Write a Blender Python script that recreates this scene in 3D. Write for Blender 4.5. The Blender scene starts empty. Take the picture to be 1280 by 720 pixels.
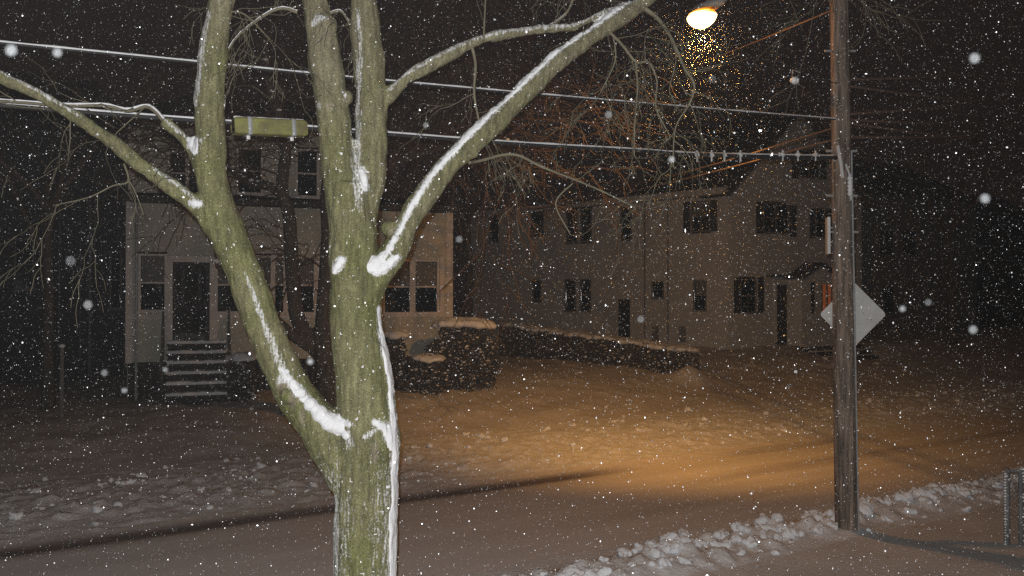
import bpy, bmesh, math, random
import numpy as np
from mathutils import Vector, noise as mn

random.seed(7); rng = np.random.default_rng(7)
scene = bpy.context.scene
COL = scene.collection

# ------------------------------------------------------------------ camera, sky, lights
F, CX, HZ, CZ = 1100.0, 640.0, 372.0, 3.1          # focal length in photo pixels, centre, horizon row, eye height
cam_d = bpy.data.cameras.new('camera'); cam = bpy.data.objects.new('camera', cam_d); COL.objects.link(cam)
cam_d.sensor_width = 36; cam_d.lens = 36 * F / 1280; cam_d.clip_start = .02; cam_d.clip_end = 1500
cam.location = (0, 0, CZ); cam.rotation_euler = (math.radians(90) + math.atan((HZ - 360) / F), 0, 0)
cam_d.dof.use_dof = True; cam_d.dof.focus_distance = 9.0; cam_d.dof.aperture_fstop = 11
scene.camera = cam

world = bpy.data.worlds.new('World'); scene.world = world; world.use_nodes = True
bg = world.node_tree.nodes['Background']
bg.inputs['Color'].default_value = (1.0, .60, .48, 1); bg.inputs['Strength'].default_value = .0058   # snow cloud lit by the town

def lamp(name, kind, loc, power, colour, **kw):
    d = bpy.data.lights.new(name, kind); d.energy = power; d.color = colour
    for k, v in kw.items(): setattr(d, k, v)
    o = bpy.data.objects.new(name, d); COL.objects.link(o); o.location = loc
    return o
flash = lamp('camera_flash', 'SPOT', (-.03, -.01, CZ + .075), 1650, (1, .985, .96), spot_size=math.radians(110), spot_blend=.6,
             shadow_soft_size=.012)
flash.rotation_euler = (math.radians(90), 0, 0)

LAMP = Vector((2.74, 12.66, 7.185))
vs = scene.view_settings
vs.view_transform = 'Standard'; vs.look = 'None'; vs.exposure = 0; vs.gamma = 1; vs.use_curve_mapping = False
cy = scene.cycles
cy.max_bounces = 6; cy.transparent_max_bounces = 24; cy.volume_bounces = 0; cy.sample_clamp_indirect = 4
cy.use_denoising = False                          # the residual grain stands in for the high-ISO grain of the night shot

# ------------------------------------------------------------------ frame helpers
def P(px, py, Y):                                   # a point at depth Y (metres in front of the eye)
    return Vector(((px - CX) / F * Y, Y, CZ + (HZ - py) / F * Y))
U = Vector((.8415, .5402)); N = Vector((-.5402, .8415))    # along the street, across it
def sv(x, y): return U.x * x + U.y * y, N.x * x + N.y * y
def xy(s, v): return U.x * s + N.x * v, U.y * s + N.y * v

class Frame:                                        # a facade: x along it, y into the building, z up
    def __init__(self, o, d):
        self.o = Vector(o[:2]); self.d = Vector(d[:2]).normalized(); self.n = Vector((-self.d.y, self.d.x))
    def pt(self, x, y, z):
        q = self.o + self.d * x + self.n * y
        return (q.x, q.y, z)
    def x(self, px):
        k = (px - CX) / F
        return (k * self.o.y - self.o.x) / (self.d.x - k * self.d.y)
    def xz(self, px, py):
        t = self.x(px); Y = self.o.y + self.d.y * t
        return t, CZ + (HZ - py) * Y / F
    def rect(self, a, b, c, d):                     # pixel rectangle -> x0, x1, z0, z1
        x0, x1 = self.x(a), self.x(b)
        m = (a + b) / 2
        return x0, x1, self.xz(m, d)[1], self.xz(m, c)[1]

class MB:
    def __init__(s): s.v = []; s.f = []
    def add(s, vs_, fs):
        n = len(s.v); s.v += [tuple(q) for q in vs_]; s.f += [tuple(i + n for i in f) for f in fs]; return s
    def hexa(s, p):                                 # eight corners: bottom four, top four
        return s.add(p, [(3, 2, 1, 0), (4, 5, 6, 7), (0, 1, 5, 4), (1, 2, 6, 5), (2, 3, 7, 6), (3, 0, 4, 7)])
    def box(s, fr, x0, x1, y0, y1, z0, z1):
        g = fr.pt
        return s.hexa([g(x0, y0, z0), g(x1, y0, z0), g(x1, y1, z0), g(x0, y1, z0),
                       g(x0, y0, z1), g(x1, y0, z1), g(x1, y1, z1), g(x0, y1, z1)])
    def tube(s, pts, rad, k=8, cap=True):
        pts = [Vector(p) for p in pts]; n = len(pts)
        if not hasattr(rad, '__len__'): rad = [rad] * n
        base = len(s.v); prev = None
        for i, p in enumerate(pts):
            t = (pts[min(i + 1, n - 1)] - pts[max(i - 1, 0)])
            t = t.normalized() if t.length > 1e-9 else Vector((0, 0, 1))
            a = prev if prev is not None else (Vector((0, 0, 1)) if abs(t.z) < .9 else Vector((1, 0, 0)))
            a = (a - t * a.dot(t))
            a = a.normalized() if a.length > 1e-6 else t.orthogonal().normalized()
            b = t.cross(a); prev = a
            for j in range(k):
                an = 2 * math.pi * j / k
                s.v.append(tuple(p + (a * math.cos(an) + b * math.sin(an)) * rad[i]))
        for i in range(n - 1):
            for j in range(k):
                q = base + i * k
                s.f.append((q + j, q + (j + 1) % k, q + k + (j + 1) % k, q + k + j))
        if cap:
            s.f.append(tuple(base + j for j in range(k))[::-1]); s.f.append(tuple(base + (n - 1) * k + j for j in range(k)))
        return s
    def ball(s, c, r, sub=1, jit=0, squash=1):
        bm = bmesh.new(); bmesh.ops.create_icosphere(bm, subdivisions=sub, radius=1)
        c = Vector(c)
        s.add([c + Vector((q.co.x * r, q.co.y * r, q.co.z * r * squash)) * (1 + random.uniform(-jit, jit)) for q in bm.verts],
              [[w.index for w in f.verts] for f in bm.faces]); bm.free(); return s
    def build(s, name, mat, parent=None, smooth=False, kind=None, label=None):
        off = Vector(parent_loc(parent)) if parent else Vector((0, 0, 0))
        me = bpy.data.meshes.new(name)
        v = np.array(s.v, dtype=np.float64).reshape(-1, 3) - np.array(off)
        me.from_pydata(v.tolist(), [], s.f); me.update()
        if smooth: me.polygons.foreach_set('use_smooth', [True] * len(me.polygons))
        return link(name, me, mat, parent, kind, label)
LOC = {}
def parent_loc(p):
    q = Vector((0, 0, 0))
    while p is not None: q += p.location; p = p.parent
    return q
def link(name, me, mat, parent=None, kind=None, label=None):
    o = bpy.data.objects.new(name, me); COL.objects.link(o)
    for m in (mat if isinstance(mat, (list, tuple)) else [mat]): me.materials.append(m)
    if parent: o.parent = parent
    if kind: o['kind'] = kind
    if label: o['label'] = label
    return o
def thing(name, loc, label, cat, group=None):
    o = bpy.data.objects.new(name, None); COL.objects.link(o); o.location = loc
    return tag(o, label, cat, group)
def tag(o, label, cat, group=None):
    o['label'] = label; o['category'] = cat
    if group: o['group'] = group
    return o

# ------------------------------------------------------------------ materials
def mat(name, col, rough=.8, vary=.25, scale=3.0, stretch=(1, 1, 1), bump=0, bscale=40, spec=.3, col2=None, detail=5):
    m = bpy.data.materials.new(name); m.use_nodes = True; nt = m.node_tree; b = nt.nodes['Principled BSDF']
    b.inputs['Roughness'].default_value = rough; b.inputs['Specular IOR Level'].default_value = spec
    tc = nt.nodes.new('ShaderNodeTexCoord'); mp = nt.nodes.new('ShaderNodeMapping'); mp.inputs['Scale'].default_value = stretch
    nt.links.new(tc.outputs['Object'], mp.inputs['Vector'])
    nz = nt.nodes.new('ShaderNodeTexNoise'); nz.inputs['Scale'].default_value = scale; nz.inputs['Detail'].default_value = detail
    nt.links.new(mp.outputs['Vector'], nz.inputs['Vector'])
    rp = nt.nodes.new('ShaderNodeValToRGB'); e = rp.color_ramp.elements
    c2 = col2 or [c * (1 - vary) for c in col]
    e[0].position, e[1].position = .35, .65
    e[0].color = (*c2, 1); e[1].color = (*col, 1)
    nt.links.new(nz.outputs['Fac'], rp.inputs['Fac']); nt.links.new(rp.outputs['Color'], b.inputs['Base Color'])
    if bump:
        n2 = nt.nodes.new('ShaderNodeTexNoise'); n2.inputs['Scale'].default_value = bscale; n2.inputs['Detail'].default_value = 4
        nt.links.new(mp.outputs['Vector'], n2.inputs['Vector'])
        bp = nt.nodes.new('ShaderNodeBump'); bp.inputs['Strength'].default_value = bump; bp.inputs['Distance'].default_value = .03
        nt.links.new(n2.outputs['Fac'], bp.inputs['Height']); nt.links.new(bp.outputs['Normal'], b.inputs['Normal'])
    return m
def emit(name, col, strength):
    m = bpy.data.materials.new(name); m.use_nodes = True; b = m.node_tree.nodes['Principled BSDF']
    b.inputs['Base Color'].default_value = (*[c * .3 for c in col], 1)
    b.inputs['Emission Color'].default_value = (*col, 1); b.inputs['Emission Strength'].default_value = strength
    return m
def glass(name, tint=.9):
    m = bpy.data.materials.new(name); m.use_nodes = True; nt = m.node_tree; nt.nodes.clear()
    o = nt.nodes.new('ShaderNodeOutputMaterial'); mx = nt.nodes.new('ShaderNodeMixShader')
    t = nt.nodes.new('ShaderNodeBsdfTransparent'); g = nt.nodes.new('ShaderNodeBsdfGlossy'); f = nt.nodes.new('ShaderNodeFresnel')
    t.inputs['Color'].default_value = (tint, tint, tint, 1); g.inputs['Roughness'].default_value = .03
    nt.links.new(f.outputs[0], mx.inputs[0]); nt.links.new(t.outputs[0], mx.inputs[1]); nt.links.new(g.outputs[0], mx.inputs[2])
    nt.links.new(mx.outputs[0], o.inputs['Surface']); return m

M = dict(
    snow=mat('snow', (.86, .87, .90), .9, .10, 9, bump=.25, bscale=60),
    snow_soft=mat('snow_drift', (.84, .84, .86), .9, .06, 2.2, bump=.12, bscale=25),
    siding=mat('beige_siding', (.55, .53, .455), .75, .12, 1.2),
    trim=mat('pale_trim', (.74, .67, .62), .7, .18, 3),
    white_siding=mat('white_siding', (.56, .57, .59), .75, .10, .8),
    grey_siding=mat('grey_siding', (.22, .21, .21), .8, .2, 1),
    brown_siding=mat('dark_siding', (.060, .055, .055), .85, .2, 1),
    shutter=mat('shutter_paint', (.045, .042, .042), .7, .2, 3),
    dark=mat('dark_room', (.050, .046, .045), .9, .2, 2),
    blind=mat('window_blind', (.32, .29, .26), .85, .15, 2),
    curtain=mat('grey_curtain', (.16, .15, .15), .9, .3, 4, (6, 6, .3)),
    door=mat('dark_door', (.030, .024, .024), .6, .25, 2),
    roof=mat('dark_shingles', (.085, .080, .080), .9, .3, 3),
    pole=mat('weathered_pole', (.37, .285, .225), .9, .72, 7, (3.4, 3.4, .30), bump=1.0, bscale=18, detail=9),
    wire=mat('weathered_wire', (.36, .27, .22), .7, .3, 5),
    steel=mat('galvanised_steel', (.40, .41, .42), .45, .25, 6),
    fence_steel=mat('dull_fence_steel', (.20, .205, .21), .55, .3, 6),
    alu=mat('bare_aluminium', (.70, .70, .69), .6, .14, 5, spec=.4),
    cable=mat('black_cable', (.035, .034, .036), .6, .2, 5),
    splice=mat('mossy_closure', (.26, .27, .085), .7, .42, 9, (1, 1, 1), col2=(.15, .125, .065)),
    twig=mat('twig_bark', (.125, .088, .070), .9, .35, 4),
    twig_near=mat('near_twig_bark', (.21, .19, .13), .9, .3, 5),
    bark_dark=mat('dark_bark', (.125, .105, .088), .95, .45, 5, (4, 4, .7), bump=.8, bscale=16),
    leaf=mat('evergreen_leaf', (.135, .115, .092), .7, .4, 3),
    wood=mat('porch_wood', (.085, .075, .068), .85, .4, 5),
    housing=mat('lamp_housing', (.35, .34, .32), .5, .15, 6),
    glass=glass('window_glass'),
    lit=emit('warm_window', (1.0, .26, .07), .10),
    lens=emit('sodium_lens', (1.0, .30, .02), 2.2),
    bulb=emit('sodium_bulb', (1.0, .62, .22), 14),
)

def bark_material():
    m = mat('mossy_bark', (.225, .245, .105), .9, .3, 7, bump=.45, bscale=30)
    nt = m.node_tree; b = nt.nodes['Principled BSDF']
    tc = nt.nodes.new('ShaderNodeTexCoord'); mp = nt.nodes.new('ShaderNodeMapping'); mp.inputs['Scale'].default_value = (28, 28, 5)
    nt.links.new(tc.outputs['Object'], mp.inputs['Vector'])
    n1 = nt.nodes.new('ShaderNodeTexNoise'); n1.inputs['Scale'].default_value = 2.2; n1.inputs['Detail'].default_value = 8
    n2 = nt.nodes.new('ShaderNodeTexNoise'); n2.inputs['Scale'].default_value = 1.0; n2.inputs['Detail'].default_value = 9; n2.inputs['Roughness'].default_value = .7
    nt.links.new(tc.outputs['Object'], n1.inputs['Vector']); nt.links.new(mp.outputs['Vector'], n2.inputs['Vector'])
    r1 = nt.nodes.new('ShaderNodeValToRGB'); r2 = nt.nodes.new('ShaderNodeValToRGB'); r3 = nt.nodes.new('ShaderNodeValToRGB')
    e = r1.color_ramp.elements; e[0].position, e[1].position = .36, .66; e[0].color = (.165, .175, .062, 1); e[1].color = (.26, .25, .135, 1)
    e = r2.color_ramp.elements; e[0].position, e[1].position = .34, .62; e[0].color = (.50, .50, .50, 1); e[1].color = (1.12, 1.12, 1.12, 1)
    at = nt.nodes.new('ShaderNodeAttribute'); at.attribute_name = 'grey'       # dry grey bark higher up, green algae lower down
    n4 = nt.nodes.new('ShaderNodeTexNoise'); n4.inputs['Scale'].default_value = 95; n4.inputs['Detail'].default_value = 3; nt.links.new(tc.outputs['Object'], n4.inputs['Vector'])
    r4 = nt.nodes.new('ShaderNodeValToRGB'); e = r4.color_ramp.elements; e[0].position, e[1].position = .36, .64; e[0].color = (.62, .62, .62, 1); e[1].color = (1.18, 1.18, 1.18, 1)
    nt.links.new(n4.outputs['Fac'], r4.inputs['Fac'])
    mx = nt.nodes.new('ShaderNodeMix'); mx.data_type = 'RGBA'; mx.inputs['B'].default_value = (.285, .250, .175, 1)
    ml = nt.nodes.new('ShaderNodeMix'); ml.data_type = 'RGBA'; ml.blend_type = 'MULTIPLY'; ml.inputs['Factor'].default_value = 1
    nt.links.new(n1.outputs['Fac'], r1.inputs['Fac']); nt.links.new(n2.outputs['Fac'], r2.inputs['Fac'])
    nt.links.new(at.outputs['Fac'], mx.inputs['Factor']); nt.links.new(r1.outputs['Color'], mx.inputs['A'])
    m4 = nt.nodes.new('ShaderNodeMix'); m4.data_type = 'RGBA'; m4.blend_type = 'MULTIPLY'; m4.inputs['Factor'].default_value = 1
    nt.links.new(mx.outputs['Result'], m4.inputs['A']); nt.links.new(r4.outputs['Color'], m4.inputs['B'])
    nt.links.new(m4.outputs['Result'], ml.inputs['A']); nt.links.new(r2.outputs['Color'], ml.inputs['B'])
    fr_a = nt.nodes.new('ShaderNodeAttribute'); fr_a.attribute_name = 'frost'      # fine snow dust caught in the bark furrows
    m3 = nt.nodes.new('ShaderNodeMapping'); m3.inputs['Scale'].default_value = (70, 70, 5.5); m3.inputs['Rotation'].default_value = (0, .10, 0)
    nt.links.new(tc.outputs['Object'], m3.inputs['Vector'])
    n3 = nt.nodes.new('ShaderNodeTexNoise'); n3.inputs['Scale'].default_value = 1; n3.inputs['Detail'].default_value = 5; n3.inputs['Roughness'].default_value = .65
    nt.links.new(m3.outputs['Vector'], n3.inputs['Vector'])
    ad = nt.nodes.new('ShaderNodeMath'); ad.operation = 'MULTIPLY_ADD'; ad.inputs[1].default_value = .34
    n5 = nt.nodes.new('ShaderNodeTexNoise'); n5.inputs['Scale'].default_value = 60; n5.inputs['Detail'].default_value = 4; nt.links.new(tc.outputs['Object'], n5.inputs['Vector'])
    av = nt.nodes.new('ShaderNodeMix'); av.data_type = 'FLOAT'; av.inputs['Factor'].default_value = .35; nt.links.new(n3.outputs['Fac'], av.inputs['A']); nt.links.new(n5.outputs['Fac'], av.inputs['B'])
    nt.links.new(fr_a.outputs['Fac'], ad.inputs[0]); nt.links.new(av.outputs['Result'], ad.inputs[2])
    mr = nt.nodes.new('ShaderNodeMapRange'); mr.inputs['From Min'].default_value = .67; mr.inputs['From Max'].default_value = .80
    nt.links.new(ad.outputs[0], mr.inputs['Value'])
    mf = nt.nodes.new('ShaderNodeMix'); mf.data_type = 'RGBA'; mf.inputs['B'].default_value = (.70, .71, .73, 1)
    nt.links.new(mr.outputs['Result'], mf.inputs['Factor']); nt.links.new(ml.outputs['Result'], mf.inputs['A'])
    nt.links.new(mf.outputs['Result'], b.inputs['Base Color'])
    bp = [n for n in nt.nodes if n.type == 'BUMP'][0]
    nt.links.new(n2.outputs['Fac'], bp.inputs['Height']); bp.inputs['Distance'].default_value = .012; bp.inputs['Strength'].default_value = .8
    return m
M['bark'] = bark_material()

def road_material():                                # packed snow with faint wheel streaks and a dark slush track by the far kerb
    m = mat('packed_snow', (.62, .585, .57), .75, .14, 1.0, bump=.10, bscale=30)
    nt = m.node_tree; b = nt.nodes['Principled BSDF']
    tc = nt.nodes.new('ShaderNodeTexCoord'); mp = nt.nodes.new('ShaderNodeMapping')
    mp.inputs['Rotation'].default_value = (0, 0, -math.atan2(U.y, U.x)); mp.inputs['Scale'].default_value = (1, 1, 1)
    nt.links.new(tc.outputs['Object'], mp.inputs['Vector'])
    st = nt.nodes.new('ShaderNodeMapping'); st.inputs['Scale'].default_value = (.10, 1.3, 1); nt.links.new(mp.outputs['Vector'], st.inputs['Vector'])
    n1 = nt.nodes.new('ShaderNodeTexNoise'); n1.inputs['Scale'].default_value = 1.6; n1.inputs['Detail'].default_value = 7; nt.links.new(st.outputs['Vector'], n1.inputs['Vector'])
    r1 = nt.nodes.new('ShaderNodeValToRGB'); e = r1.color_ramp.elements
    e[0].position, e[1].position = .25, .75; e[0].color = (.66, .61, .59, 1); e[1].color = (.80, .755, .74, 1)
    nt.links.new(n1.outputs['Fac'], r1.inputs['Fac'])
    at = nt.nodes.new('ShaderNodeAttribute'); at.attribute_name = 'slush'
    n2 = nt.nodes.new('ShaderNodeTexNoise'); n2.inputs['Scale'].default_value = 3; n2.inputs['Detail'].default_value = 5; nt.links.new(st.outputs['Vector'], n2.inputs['Vector'])
    a = nt.nodes.new('ShaderNodeMath'); a.operation = 'MULTIPLY_ADD'; a.inputs[1].default_value = .5; nt.links.new(n2.outputs['Fac'], a.inputs[0])
    sb = nt.nodes.new('ShaderNodeMath'); sb.operation = 'SUBTRACT'; sb.inputs[1].default_value = .25; nt.links.new(at.outputs['Fac'], sb.inputs[0])
    nt.links.new(sb.outputs[0], a.inputs[2])
    mr = nt.nodes.new('ShaderNodeMapRange'); mr.inputs['From Min'].default_value = .10; mr.inputs['From Max'].default_value = .95
    nt.links.new(a.outputs[0], mr.inputs['Value'])
    mx = nt.nodes.new('ShaderNodeMix'); mx.data_type = 'RGBA'; mx.inputs['B'].default_value = (.17, .14, .13, 1)
    nt.links.new(mr.outputs['Result'], mx.inputs['Factor']); nt.links.new(r1.outputs['Color'], mx.inputs['A'])
    nt.links.new(mx.outputs['Result'], b.inputs['Base Color'])
    return m
M['road'] = road_material()
M['ground'] = mat('yard_snow', (.74, .70, .68), .85, .22, .9, (1, 1, 1), bump=.3, bscale=14)
M['bank'] = mat('ploughed_snow', (.80, .79, .80), .9, .16, 5, bump=.5, bscale=22)

def remesh(mb, voxel, smooth=4):
    me = bpy.data.meshes.new('tmp'); me.from_pydata(mb.v, [], mb.f); me.update()
    o = bpy.data.objects.new('tmp', me); COL.objects.link(o)
    m = o.modifiers.new('r', 'REMESH'); m.mode = 'VOXEL'; m.voxel_size = voxel; m.use_smooth_shade = True
    s = o.modifiers.new('s', 'SMOOTH'); s.factor = .5; s.iterations = smooth
    dg = bpy.context.evaluated_depsgraph_get(); r = bpy.data.meshes.new_from_object(o.evaluated_get(dg))
    bpy.data.objects.remove(o); bpy.data.meshes.remove(me); return r
# ------------------------------------------------------------------ terrain
def vnoise(x, y, seed=0):
    xi, yi = np.floor(x).astype(np.int64), np.floor(y).astype(np.int64); fx, fy = x - xi, y - yi
    fx = fx * fx * (3 - 2 * fx); fy = fy * fy * (3 - 2 * fy)
    def h(a, b):
        n = (a * 374761393 + b * 668265263 + seed * 974634777) & 0xffffffff
        n = ((n ^ (n >> 13)) * 1274126177) & 0xffffffff
        return ((n ^ (n >> 16)) & 0xffff) / 65535.0
    return (h(xi, yi) * (1 - fx) + h(xi + 1, yi) * fx) * (1 - fy) + (h(xi, yi + 1) * (1 - fx) + h(xi + 1, yi + 1) * fx) * fy
def fbm(x, y, o=4, seed=0, g=.5):
    t = 0; a = 1; tot = 0
    for i in range(o): t = t + a * (vnoise(x, y, seed + i * 17) - .5); tot += a; x = x * 2.03 + 5.1; y = y * 2.03 + 1.7; a *= g
    return t / tot * 2
def sstep(a, b, x):
    t = np.clip((x - a) / (b - a), 0, 1); return t * t * (3 - 2 * t)
def height(s, v):
    s = np.asarray(s, float); v = np.asarray(v, float)
    L = np.clip(.47 + (s - 4) * .036, .42, 1.28)
    near = .06 + .03 * fbm(s * .5, v * .5, 3, 3)
    h = near * (1 - sstep(7.6, 8.3, v))
    # near ridge thrown up by the plough
    c = 7.66 - .22 * (1 - sstep(5, 9, s)) + .14 * fbm(s * .45, s * 0, 3, 9); w = .42 + .10 * fbm(s * .6, s * 0 + 4, 2, 21)
    rid = np.exp(-np.abs((v - c) / w) ** 2.4)
    lump = np.abs(fbm(s * 3.2, v * 3.2, 4, 31, .6))
    h = h + rid * (.10 + .06 * fbm(s * .8, v * .8, 3, 11) + .24 * lump)
    # road: shallow wheel paths
    rd = sstep(8.3, 8.7, v) * (1 - sstep(12.3, 12.9, v))
    h = h + rd * (.007 * fbm(s * .25, v * 1.6, 3, 41) - .02 * np.exp(-((v - 12.28) / .22) ** 2))
    # far bank and the lawns behind
    fb = np.exp(-np.abs((v - 14.3) / 1.5) ** 2.6)
    fl = np.abs(fbm(s * 2.6, v * 3.4, 5, 51, .72))
    h = h + fb * (.06 + .05 * fbm(s * .5, v * .7, 3, 61) + .17 * fl)
    up = sstep(12.7, 22.0 + 2.6 * sstep(14, 23, s), v)
    h = h + up * L + sstep(14.5, 18, v) * (.06 * fbm(s * .7, v * .9, 4, 71) + .10 * np.abs(fbm(s * 1.5, v * 2.0, 4, 75, .6)))
    # the lump at the end of the hedge
    hs, hv = sv(*P(862, 470, 26.0).xy)
    h = h + .45 * np.exp(-(((s - hs) / .55) ** 2 + ((v - hv) / .5) ** 2))
    # hollow kept clear at the entry steps of the white building
    h = h - .6 * np.exp(-(((s - 29.9) / 2.3) ** 2 + ((v - 21.5) / 1.2) ** 2))
    # skirting drift round the pole foot
    ps, pv = sv(*P(1057, 660, 11.4).xy)
    h = h + .05 * np.exp(-(((s - ps) / .5) ** 2 + ((v - pv) / .4) ** 2))
    return h
_gs, _gv = np.arange(-4, 50, .1), np.arange(4, 40, .1); _gh = height(*np.meshgrid(_gs, _gv, indexing='ij'))
def gz(x, y):                                       # terrain height, read from a 0.1 m grid
    s, v = sv(x, y)
    if not (-3.9 < s < 49.7 and 4.1 < v < 39.7): return float(height(np.array([s]), np.array([v]))[0])
    a, b = (s + 4) / .1, (v - 4) / .1; i, j = int(a), int(b); a -= i; b -= j
    return float((_gh[i, j] * (1 - a) + _gh[i + 1, j] * a) * (1 - b) + (_gh[i, j + 1] * (1 - a) + _gh[i + 1, j + 1] * a) * b)
def arr(*segs):
    out = [segs[0][0]]
    for a, b, st in segs:
        n = max(1, round((b - a) / st)); out += list(np.linspace(a, b, n + 1)[1:])
    return np.array(out)
S_ = arr((-160, -40, 12), (-40, -8, 2), (-8, -1.5, .4), (-1.5, 16, .055), (16, 30, .09), (30, 60, .5), (60, 220, 8))
def strip(name, v, m, slush=False):
    s2, v2 = np.meshgrid(S_, v, indexing='ij'); h = height(s2, v2)
    X = U.x * s2 + N.x * v2; Y = U.y * s2 + N.y * v2
    co = np.stack([X, Y, h], -1).reshape(-1, 3); ns, nv = s2.shape
    i = np.arange((ns - 1) * (nv - 1)); a = (i // (nv - 1)) * nv + i % (nv - 1)
    fc = np.stack([a, a + nv, a + nv + 1, a + 1], 1)
    me = bpy.data.meshes.new(name); me.from_pydata(co.tolist(), [], fc.tolist()); me.update()
    me.polygons.foreach_set('use_smooth', [True] * len(me.polygons))
    if slush:
        c = 12.30 + .05 * fbm(s2 * .3, s2 * 0, 2, 81)
        amt = np.exp(-np.abs((v2 - c) / .25) ** 2) * (.06 + .94 * (1 - sstep(8.8, 11.2, s2)) + .34 * sstep(12.4, 13.6, s2) * (1 - sstep(16, 18, s2)))
        a2 = .40 * np.exp(-((v2 - 10.9) / .3) ** 2) * sstep(9, 12, s2) + .25 * np.exp(-((v2 - 9.6) / .25) ** 2) * sstep(6, 9, s2)
        at = me.attributes.new('slush', 'FLOAT', 'POINT'); at.data.foreach_set('value', np.clip(amt + a2, 0, 1).reshape(-1))
    return link(name, me, m, None, 'structure')
strip('ground', arr((-60, -6, 6), (-6, 7.0, .35)), M['ground'])
strip('snowbank', arr((7.0, 8.6, .05)), M['bank'])
strip('road', arr((8.6, 12.0, .17), (12.0, 12.8, .08)), M['road'], True)
strip('snowbank', arr((12.8, 16.2, .075)), M['bank'])
strip('lawn', arr((16.2, 26, .22), (26, 60, 1.2), (60, 260, 14)), M['ground'])

def clumps(name, spots, label, voxel):              # broken lumps frozen together into one crust
    mb = MB()
    for (s, v, r) in spots:
        x, y = xy(s, v); z = gz(x, y)
        for k in range(1 if r < .03 else 5):
            d = Vector((random.uniform(-1, 1), random.uniform(-1, 1), random.uniform(-.3, .6))) * (r * .95 if k else 0)
            mb.ball((x + d.x, y + d.y, z + r * .10 + d.z), r * (1 if not k else random.uniform(.3, .65)), 2, .18, random.uniform(.5, .8))
    me = remesh(mb, voxel, 1)
    n = len(me.vertices); c3 = np.empty(n * 3); me.vertices.foreach_get('co', c3); c3 = c3.reshape(-1, 3); n3 = np.empty(n * 3); me.vertices.foreach_get('normal', n3); n3 = n3.reshape(-1, 3)
    c3 += n3 * (fbm(c3[:, 0] * 9 + c3[:, 2] * 6, c3[:, 1] * 9 - c3[:, 2] * 5, 2, 5, .6) * .035 + fbm(c3[:, 0] * 26 + c3[:, 2] * 17, c3[:, 1] * 26 - c3[:, 2] * 15, 3, 8, .7) * .034)[:, None]
    me.vertices.foreach_set('co', c3.reshape(-1)); me.update()
    return tag(link(name, me, M['snow'], None, 'stuff'), label, 'snow')
sp = []
for i in range(1000):
    ss = random.uniform(-1, 24); cv = 7.66 - .22 * (1 - float(sstep(5, 9, ss))); sp.append((ss, cv + random.gauss(0, .24), min(.14, .012 + random.expovariate(36))))
clumps('snow_chunks', sp, 'broken white snow chunks thrown up along the near kerb', .017)
sp = []
for i in range(800):
    sp.append((random.uniform(-1, 30), random.uniform(12.95, 16.2), min(.07, .012 + random.expovariate(60))))
for i in range(90):
    sp.append((random.uniform(0, 28), random.uniform(15.0, 21.5), min(.10, .014 + random.expovariate(42))))
clumps('snow_rubble', sp, 'rough ploughed snow lumps along the far side of the road', .026)

# ------------------------------------------------------------------ facade builders
def siding(mb, fr, x0, x1, z0, z1, openings, y=0, step=.115, lap=.016):
    n = max(1, round((z1 - z0) / step)); st = (z1 - z0) / n
    for i in range(n):
        a, b = z0 + i * st, z0 + (i + 1) * st
        cuts = sorted([(max(o[0], x0), min(o[1], x1)) for o in openings if o[2] < b - st * .5 and o[3] > a + st * .5 and o[1] > x0 and o[0] < x1])
        iv = []; c = x0
        for (p, q) in cuts:
            if p > c + .01: iv.append((c, p))
            c = max(c, q)
        if c < x1 - .01: iv.append((c, x1))
        for (p, q) in iv:
            g = fr.pt
            mb.hexa([g(p, y - lap, a), g(q, y - lap, a), g(q, y + .05, a), g(p, y + .05, a),
                     g(p, y - .003, b + .002), g(q, y - .003, b + .002), g(q, y + .05, b + .002), g(p, y + .05, b + .002)])
def window(par, fr, r, shade=True, y=0, fw=.055, shutters=None, mull=0, name='window', frm='trim', lit=None, cover=.5, proud=.035):
    x0, x1, z0, z1 = r; zm = z0 + (z1 - z0) * (1 - cover) if shade else (z0 + z1) / 2
    mb = MB()
    mb.box(fr, x0 - fw, x0, y - proud, y + .06, z0 - fw, z1 + fw); mb.box(fr, x1, x1 + fw, y - proud, y + .06, z0 - fw, z1 + fw)
    mb.box(fr, x0, x1, y - proud, y + .06, z1, z1 + fw)
    w = mb.build(name, M[frm], par)
    MB().box(fr, x0 - fw * 1.4, x1 + fw * 1.4, y - proud - .035, y + .06, z0 - fw * 1.6, z0 - .002).build('sill', M[frm], w)
    MB().box(fr, x0 + .002, x1 - .002, y + .005, y + .045, (z0 + z1) / 2 - .022, (z0 + z1) / 2 + .022).build('meeting_rail', M[frm], w)
    for k in range(mull):
        c = x0 + (x1 - x0) * (k + 1) / (mull + 1); MB().box(fr, c - .025, c + .025, y - .01, y + .05, z0 + .003, z1 - .003).build('mullion', M[frm], w)
    zc = (z0 + z1) / 2
    for (a, b) in ((z0, zc - .022), (zc + .022, z1)):
        MB().box(fr, x0 + .003, x1 - .003, y + .02, y + .026, a, b).build('pane', M['glass'], w)
    if shade: MB().box(fr, x0 + .01, x1 - .01, y + .075, y + .082, zm, z1).build('blind', M['blind'], w)
    if lit: MB().box(fr, x0 - .02, x1 + .02, y + .10, y + .11, z0 - .02, z1 + .02).build('lamplit_shade', M['lit'], w)
    if shutters:
        for (a, b, c, d) in shutters:
            sh = MB().box(fr, a, b, y - .045, y - .014, c, d).build('shutter', M['shutter'], w)
    return w
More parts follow.
